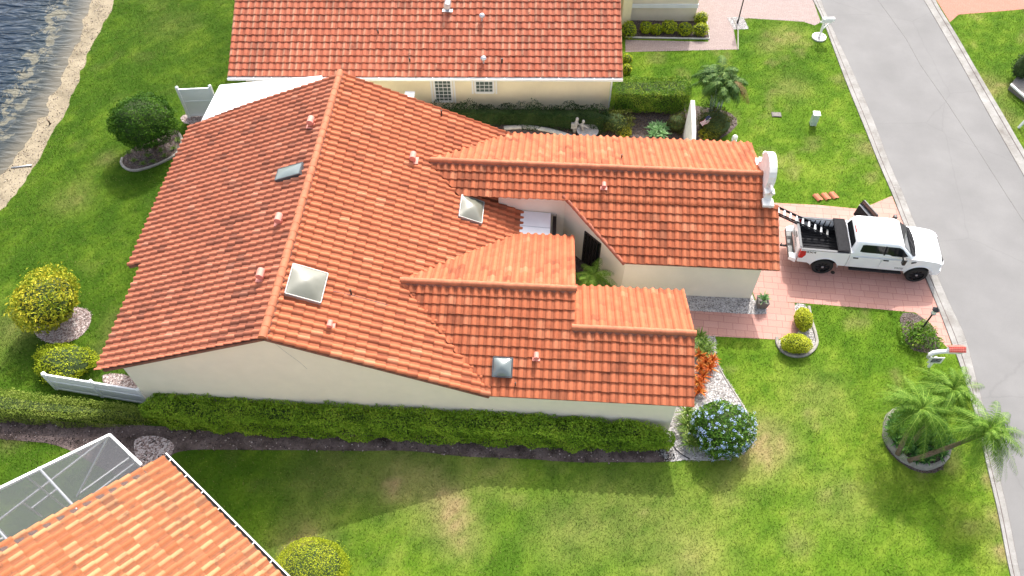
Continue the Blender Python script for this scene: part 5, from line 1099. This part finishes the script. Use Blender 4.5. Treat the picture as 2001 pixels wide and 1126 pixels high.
# side garden hedges
hz = 1.0
H3 = [at(770,205,hz)[:2], at(900,200,hz)[:2], at(1050,202,hz)[:2], at(1160,202,hz)[:2], at(1190,215,hz)[:2], at(1185,262,0)[:2], at(1120,258,0)[:2], at(1000,252,0)[:2], at(860,250,0)[:2], at(780,245,0)[:2]]
boxhedge('dark_hedge', H3, hz, 'dark shaded loose hedge under the windows of the yellow house', 'dark', 15000, .09, lump=.3, tint=.45, asp=.4)
hz = 1.55
H4 = [at(1198,150,hz)[:2], at(1340,146,hz)[:2], at(1352,165,hz)[:2], at(1352,185,hz)[:2], at(1196,183,hz)[:2]]
boxhedge('ficus_hedge', H4, hz, 'bright green clipped box hedge between the yellow house and the white wall', 'jade', 17000, .075, lump=.12, tint=.62, asp=.5, open_base=.25)
bush('maroon_bush', (803,183), (.75,.55,.42), 'dark maroon leaved shrub beside the tall window', 'bush', 'burgundy', 1500, .12, None, .1, .2, None, 'core_shadep', .35, 5, spread=1.)
bush('mixed_shrub', (1200,238), (.85,.65,.50), 'loose olive and green shrub growing right of the statue', 'shrub', 'olive', 2600, .10, None, 0, .3, None, asp=.4, seed=6)
bush('mixed_shrub', (1322,240), (.55,.6,.45), 'dark brownish shrub close against the white garden wall', 'shrub', 'olive', 1600, .09, None, 0, .25, None, asp=.4, seed=7, tint=.3)
bush('yellow_shrub', (1222,258), (.35,.3,.22), 'small yellow mottled shrub at the edge of the tiled roof', 'shrub', 'croton', 600, .10, None, 0, .25, None, asp=.35, seed=8)
bush('spilling_shrub', (1398,240), (.95,1.0,.55), 'rounded dark olive shrub behind the striped flag', 'shrub', 'olive', 3600, .10, None, 0, .2, None, asp=.3, seed=9, tint=.45)
bush('yellow_shrub', (1382,262), (.32,.3,.30), 'small green and yellow shrub below the striped flag', 'shrub', 'croton', 500, .12, None, 0, .3, None, asp=.35, seed=10)
p = at(1285,262,0); e = empty('agave', (p[0],p[1],0), 'pale green star shaped succulent clump in the side garden', 'plant')
rosettes('foliage', [tuple(p[:2]+np.array(o_))+(z_,) for o_, z_ in (((0,0),.25),((.3,.2),.2),((-.3,.15),.2),((.2,-.25),.2),((-.25,-.25),.15),((.05,.4),.15))], 34, .46, .07, 'agave', e, (.2,1.3), .3, .6)
for i, (px, py, r_) in enumerate(((1228,57,.50),(1263,55,.38),(1284,57,.35),(1308,53,.43),(1338,57,.42))):
    bush('round_shrub', (px,py), (r_,r_*.95,r_*.85), ['first round shrub from the house in the paved bed, the darkest', 'second small round shrub from the house in the paved bed', 'third and smallest round shrub in the paved bed row', 'fourth round shrub in the paved bed row, in the middle', 'fifth round shrub standing alone with bare mulch either side'][i], 'shrub', 'golden', 800, .10, 'round shrubs in the neighbour bed', 0, .12, None, asp=.45, seed=20+i, tint=.15 if i else 0)
for i, (px, py, r_) in enumerate(((1370,36,.40),(1369,57,.44))):
    bush('round_shrub', (px,py), (r_,r_*.95,r_*.85), ['yellow green round shrub at the end of the bed, farther one', 'yellow green round shrub at the end of the bed, nearer one'][i], 'shrub', 'golden', 800, .09, 'round shrubs in the neighbour bed', 0, .12, None, asp=.45, seed=30+i, tint=.2)
for i, (px, py, r_) in enumerate(((1226,116,.30),(1226,134,.28))):
    bush('round_shrub', (px,py), (r_,r_,r_), ['small bright green shrub at the house corner, upper of two', 'small bright green shrub at the house corner, lower of two'][i], 'shrub', 'golden', 420, .08, 'shrubs at the yellow house corner', 0, .12, None, asp=.45, seed=40+i, tint=.25)
# right edge of the photo
bush('clipped_shrub', (2001,130), (.55,.6,.85), 'dark grey green shrub at the right edge across the street', 'shrub', 'dark', 1500, .09, None, 0, .15, None, asp=.4, seed=50, tint=.7)
p = at(1993,172,0); tag(MB().prism([tuple(at(1975,165,.35)), tuple(at(2020,200,.35)), tuple(at(2030,150,.35)), tuple(at(1995,140,.35))], (0,0,-.35)).build('planter_box', 'pot', None, None, .02), 'dark low planter box at the right edge across the street', 'planter'); tag(MB().bar(at(1975,165,.40), at(2020,205,.40), .09).build('planter_rail', 'white'), 'white rail along the planter across the street', 'rail')
p = at(1990,250,0); e = empty('mailbox', (p[0],p[1],0), 'white mailbox post cut off by the right edge of the photo', 'mailbox'); MB().bar((p[0],p[1],0),(p[0]+.25,p[1]+.05,1.0),.10).build('post', 'white', e, None, .01); MB().box((p[0]+.5,p[1]+.05,1.1),(.6,.2,.22)).build('box', 'white', e, None, .03)
bush('low_plant', (1897,208), (.01,.01,.01), 'x', 'x', 'dark', 5, .01) if False else None
# front beds
bush('golden_shrub', (1571,624), (.36,.55,.42), 'upright oval golden green shrub at the driveway corner bed', 'shrub', 'golden', 3600, .075, 'golden shrubs by the pink path', 0, .06, None, asp=.3, seed=60, depth=.2, tint=.6)
bush('golden_shrub', (1556,672), (.62,.46,.36), 'wide low golden green shrub inside the curved edging', 'shrub', 'golden', 4200, .075, 'golden shrubs by the pink path', 0, .06, None, asp=.3, seed=61, depth=.2, tint=.6)
# plumbago with blue flowers
def plumbago():
    zc = .85; p = at(1414,836,zc); e = empty('flowering_bush', (p[0],p[1],0), 'big round bush dotted with pale blue flowers at the house corner', 'bush'); r = (1.22,1.12,.85)
    P, D = blobpts(p, r, 7500, .08, -.9, .28, 3, 4); k_ = P[:,2] > .02; leaves('foliage', P[k_], D[k_], .10, 'plumb', e, .42, np.full(k_.sum(), .5)); core('plant_inside', p, r, e, 'core_shade', .74)
    P, D = blobpts(p, tuple(x*1.03 for x in r), 170, .08, -.5, .05, 3, 4); Q_ = np.repeat(P, 14, 0)+RNG.normal(0, .032, (len(P)*14,3)); leaves('flowers', Q_, np.repeat(D, 14, 0), .038, 'flower', e, .8, None, .5)
plumbago()
pts = [tuple(at(x,y,0)[:2]) for x,y in ((1340,812),(1352,830),(1345,850),(1365,848),(1358,868),(1378,872),(1372,858),(1340,835),(1362,828),(1385,884),(1345,872))]
e = empty('strap_leaf_clump', (*pts[0],0), 'clump of narrow striped strap leaves between hedge end and flowering bush', 'plant'); rosettes('foliage', [(*q,.25) for q in pts], 80, .62, .035, 'strap', e, (.3,1.4), .4, .45)
pts = [tuple(at(x,y,0)[:2]) for x,y in ((1366,700),(1378,712),(1366,724),(1385,724),(1372,740),(1362,752),(1390,710),(1364,770))]
e = empty('red_bromeliads', (*pts[0],0), 'red and orange leaved clump beside the corner of the roof', 'plant'); rosettes('foliage', [(*q,.18) for q in pts], 60, .42, .05, 'redleaf', e, (.2,1.4), .3, .5)
pts = [tuple(at(x,y,0)[:2]) for x,y in ((1366,662),(1374,672),(1384,684),(1366,684),(1376,694))]
e = empty('lily_clump', (*pts[0],0), 'arching green and pale strap leaves where the path meets the roof', 'plant'); rosettes('foliage', [(*q,.12) for q in pts], 60, .60, .03, 'strap', e, (.4,1.4), .45, .4)
# potted plant
p = at(1487,597,0); e = empty('potted_plant', (p[0],p[1],0), 'square dark grey planter with a spiky green plant by the garage corner', 'potted plant')
m = MB(); s_ = .19; t_ = .24
m.loft([[(p[0]+i*s_,p[1]+j*s_,0.016) for i,j in ((-1,-1),(1,-1),(1,1),(-1,1))],[(p[0]+i*t_,p[1]+j*t_,.45) for i,j in ((-1,-1),(1,-1),(1,1),(-1,1))],[(p[0]+i*(t_-.04),p[1]+j*(t_-.04),.45) for i,j in ((-1,-1),(1,-1),(1,1),(-1,1))],[(p[0]+i*(t_-.06),p[1]+j*(t_-.06),.36) for i,j in ((-1,-1),(1,-1),(1,1),(-1,1))]]); m.build('pot', 'pot', e)
rosettes('foliage', [(p[0],p[1],.42)], 46, .46, .05, 'agave', e, (.5,1.5), .3, .5)
# shrub round the lamp post
p = at(1797,655,.3); e = empty('leafy_shrub', (p[0],p[1],0), 'loose green leafy shrub around the lantern post by the driveway', 'shrub')
P, D = blobpts((p[0],p[1],.30), (.80,.70,.38), 1500, .3, -.6, .7, 5); k_ = P[:,2] > .03; leaves('foliage', P[k_], D[k_], .10, 'jade', e, .5, np.full(k_.sum(), .35), 1.2)
m = MB()
for i in range(16): a = random.random()*6.3; r_ = random.uniform(.3,.75); m.path([(p[0]+.1*math.cos(a),p[1]+.1*math.sin(a),.0),(p[0]+r_*.6*math.cos(a),p[1]+r_*.6*math.sin(a),.25),(p[0]+r_*math.cos(a),p[1]+r_*math.sin(a),.42)], [.012,.01,.006], 5)
m.build('plant_inside', 'bark', e)
# ---------------------------------------------------------------- palms
def palm(name, base, head, label, nf, L, leaf, mat='palm', group=None, r=.075, trunkmat='bark', droop=(.5,1.1), elev=(-.45,1.3), skirt=True, width=.017, nl=36, tint=.5, hang=.8):
    base, head = np.array(base, float), np.array(head, float); e = empty(name, tuple(base), label, 'palm', group)
    mid = base*.5+head*.5+np.array([0,0,.0])+(head-base)*[.0,.0,0]+np.array([(head-base)[0]*.12,(head-base)[1]*.12,-.1]); pts = []; 
    for i in range(9): t = i/8; pts.append((1-t)**2*base+2*t*(1-t)*mid+t*t*head)
    rr = [r*(1.25-.3*i/8)*(1+.08*(-1)**i) for i in range(9)]; MB().path(pts, rr, 10).build('trunk', trunkmat, e, 4)
    if skirt: MB().path([pts[-1]-(head-pts[-2])*1.2, pts[-1], pts[-1]+[0,0,.08]], [r*1.3,r*1.5,r*.8], 9).build('crownshaft', 'bark', e, 4)
    for i in range(nf):
        f_ = i/nf; el = elev[1]-(elev[1]-elev[0])*f_**.8+random.uniform(-.2,.2); az = i*2.39996+random.uniform(-.45,.45); LL = L*random.uniform(.68,1.12)*(.75+.25*min(1, f_*3))
        frond('frond', head+np.array([0,0,.12]), az, LL, el, random.uniform(*droop), leaf, mat, e, nl, width, hang, tint-.12*f_+random.uniform(-.08,.08))
    return e
pb = at(1800,872,.4)
palm('pygmy_palm', (13.75,13.75,.3), (13.90,14.48,2.45), 'pygmy date palm rising upright from the round planter', 62, 1.55, .32, group='pygmy date palms in the round planter')
palm('pygmy_palm', (14.2,14.0,.3), (15.35,15.45,2.25), 'pygmy date palm leaning away from the planter towards the mailbox', 50, 1.5, .30, group='pygmy date palms in the round planter', r=.065)
palm('pygmy_palm', (14.1,13.5,.3), (15.88,13.60,2.80), 'pygmy date palm leaning out over the street kerb', 54, 1.55, .31, group='pygmy date palms in the round planter')
# planter ring wall and plants
p_ = [at(*q)[:2] for q in smoothpoly([(1728,812),(1723,850),(1740,885),(1775,912),(1815,922),(1850,905),(1858,870),(1840,830),(1800,800),(1755,796)], 2)]; cpl = np.mean(p_, 0)
pw = empty('round_planter', (*cpl,0), 'round stone walled planter holding the palms on the front lawn', 'planter')
m = MB(); rings = []; pl2 = p_+[p_[0]]
for i, a in enumerate(pl2):
    o_ = (a-cpl)/np.linalg.norm(a-cpl); wob = .015*math.sin(i*5.); rings.append([(*(a+o_*(.02+wob)),0),(*(a+o_*wob),.26+wob),(*(a-o_*.03),.30+wob*.5),(*(a-o_*.13),.30+wob*.5),(*(a-o_*.15),.24)])
m.loft(rings, False).build('ring_wall', 'kerbstone', pw, .7); m = MB(); m.prism([(*(cpl+(a-cpl)*.95),.24) for a in p_], (0,0,-.22)); m.build('soil_fill', 'mulch', pw)
pts = []
while len(pts) < 95:
    q = cpl+RNG.uniform(-1.6,1.6,2)
    if inpoly(np.array([q]), [cpl+(a-cpl)*.88 for a in p_])[0]: pts.append((*q,.34+random.random()*.15))
e = empty('planter_plants', (*cpl,.25), 'leafy green philodendron plants filling the round planter', 'plants'); rosettes('foliage', pts, 22, .34, .075, 'under', e, (.1,1.2), .25, .45)
# areca palm by the garden wall
pa = at(1392,232,0)
e = empty('areca_palm', tuple(pa), 'bushy areca palm clump with brown tips behind the white garden wall', 'palm'); m = MB()
for i in range(12):
    a = i*.8; bx_, by_ = pa[0]+.22*math.cos(a), pa[1]+.22*math.sin(a); hx_, hy_ = pa[0]+.40*math.cos(a), pa[1]+.40*math.sin(a); hz_ = 1.9+random.random()*.6
    MB().path([(bx_,by_,0),(bx_*.6+hx_*.4,by_*.6+hy_*.4,hz_*.5),(hx_,hy_,hz_)], [.05,.045,.035], 8).build('trunk', 'boxgreen', e, 4)
    for j in range(7): frond('frond', (hx_,hy_,hz_+random.uniform(-.3,.2)), random.uniform(0,6.28), random.uniform(1.0,1.8), random.uniform(.7,1.45), random.uniform(.6,1.3), .40, 'areca' if random.random() > .07 else 'deadfrond', e, 30, .04, .7, random.uniform(.2,.6))
# courtyard palm
palm('courtyard_palm', (2.15,20.55,0), (2.15,20.75,1.25), 'small feathery palm in the entry courtyard between the roofs', 24, 1.25, .26, r=.06, tint=.6)
# stray things
p = at(40,326,.03); q = at(62,322,.03); tag(MB().path([at(22,328,.03), at(62,323,.05)], .035, 8).build('drain_pipe', 'alu', None, 4), 'pale pipe lying across the sandy lake bank', 'pipe')
p = at(98,243,0); tag(MB().path([(p[0],p[1],0),(p[0]+.02,p[1],.2),(p[0]-.06,p[1]+.05,.34)], [.06,.05,.02], 7).build('driftwood_stump', 'bark', None, 4), 'small dark stump sticking up from the sandy bank', 'stump')
tag(MB().path([tuple(at(x,y,.05)) for x,y in ((1314,866),(1320,878),(1332,888),(1348,897))], .018, 6).build('hose', 'blackplastic', None, 4), 'thin black irrigation hose curving over the white gravel', 'hose')
rs = np.random.default_rng(3)
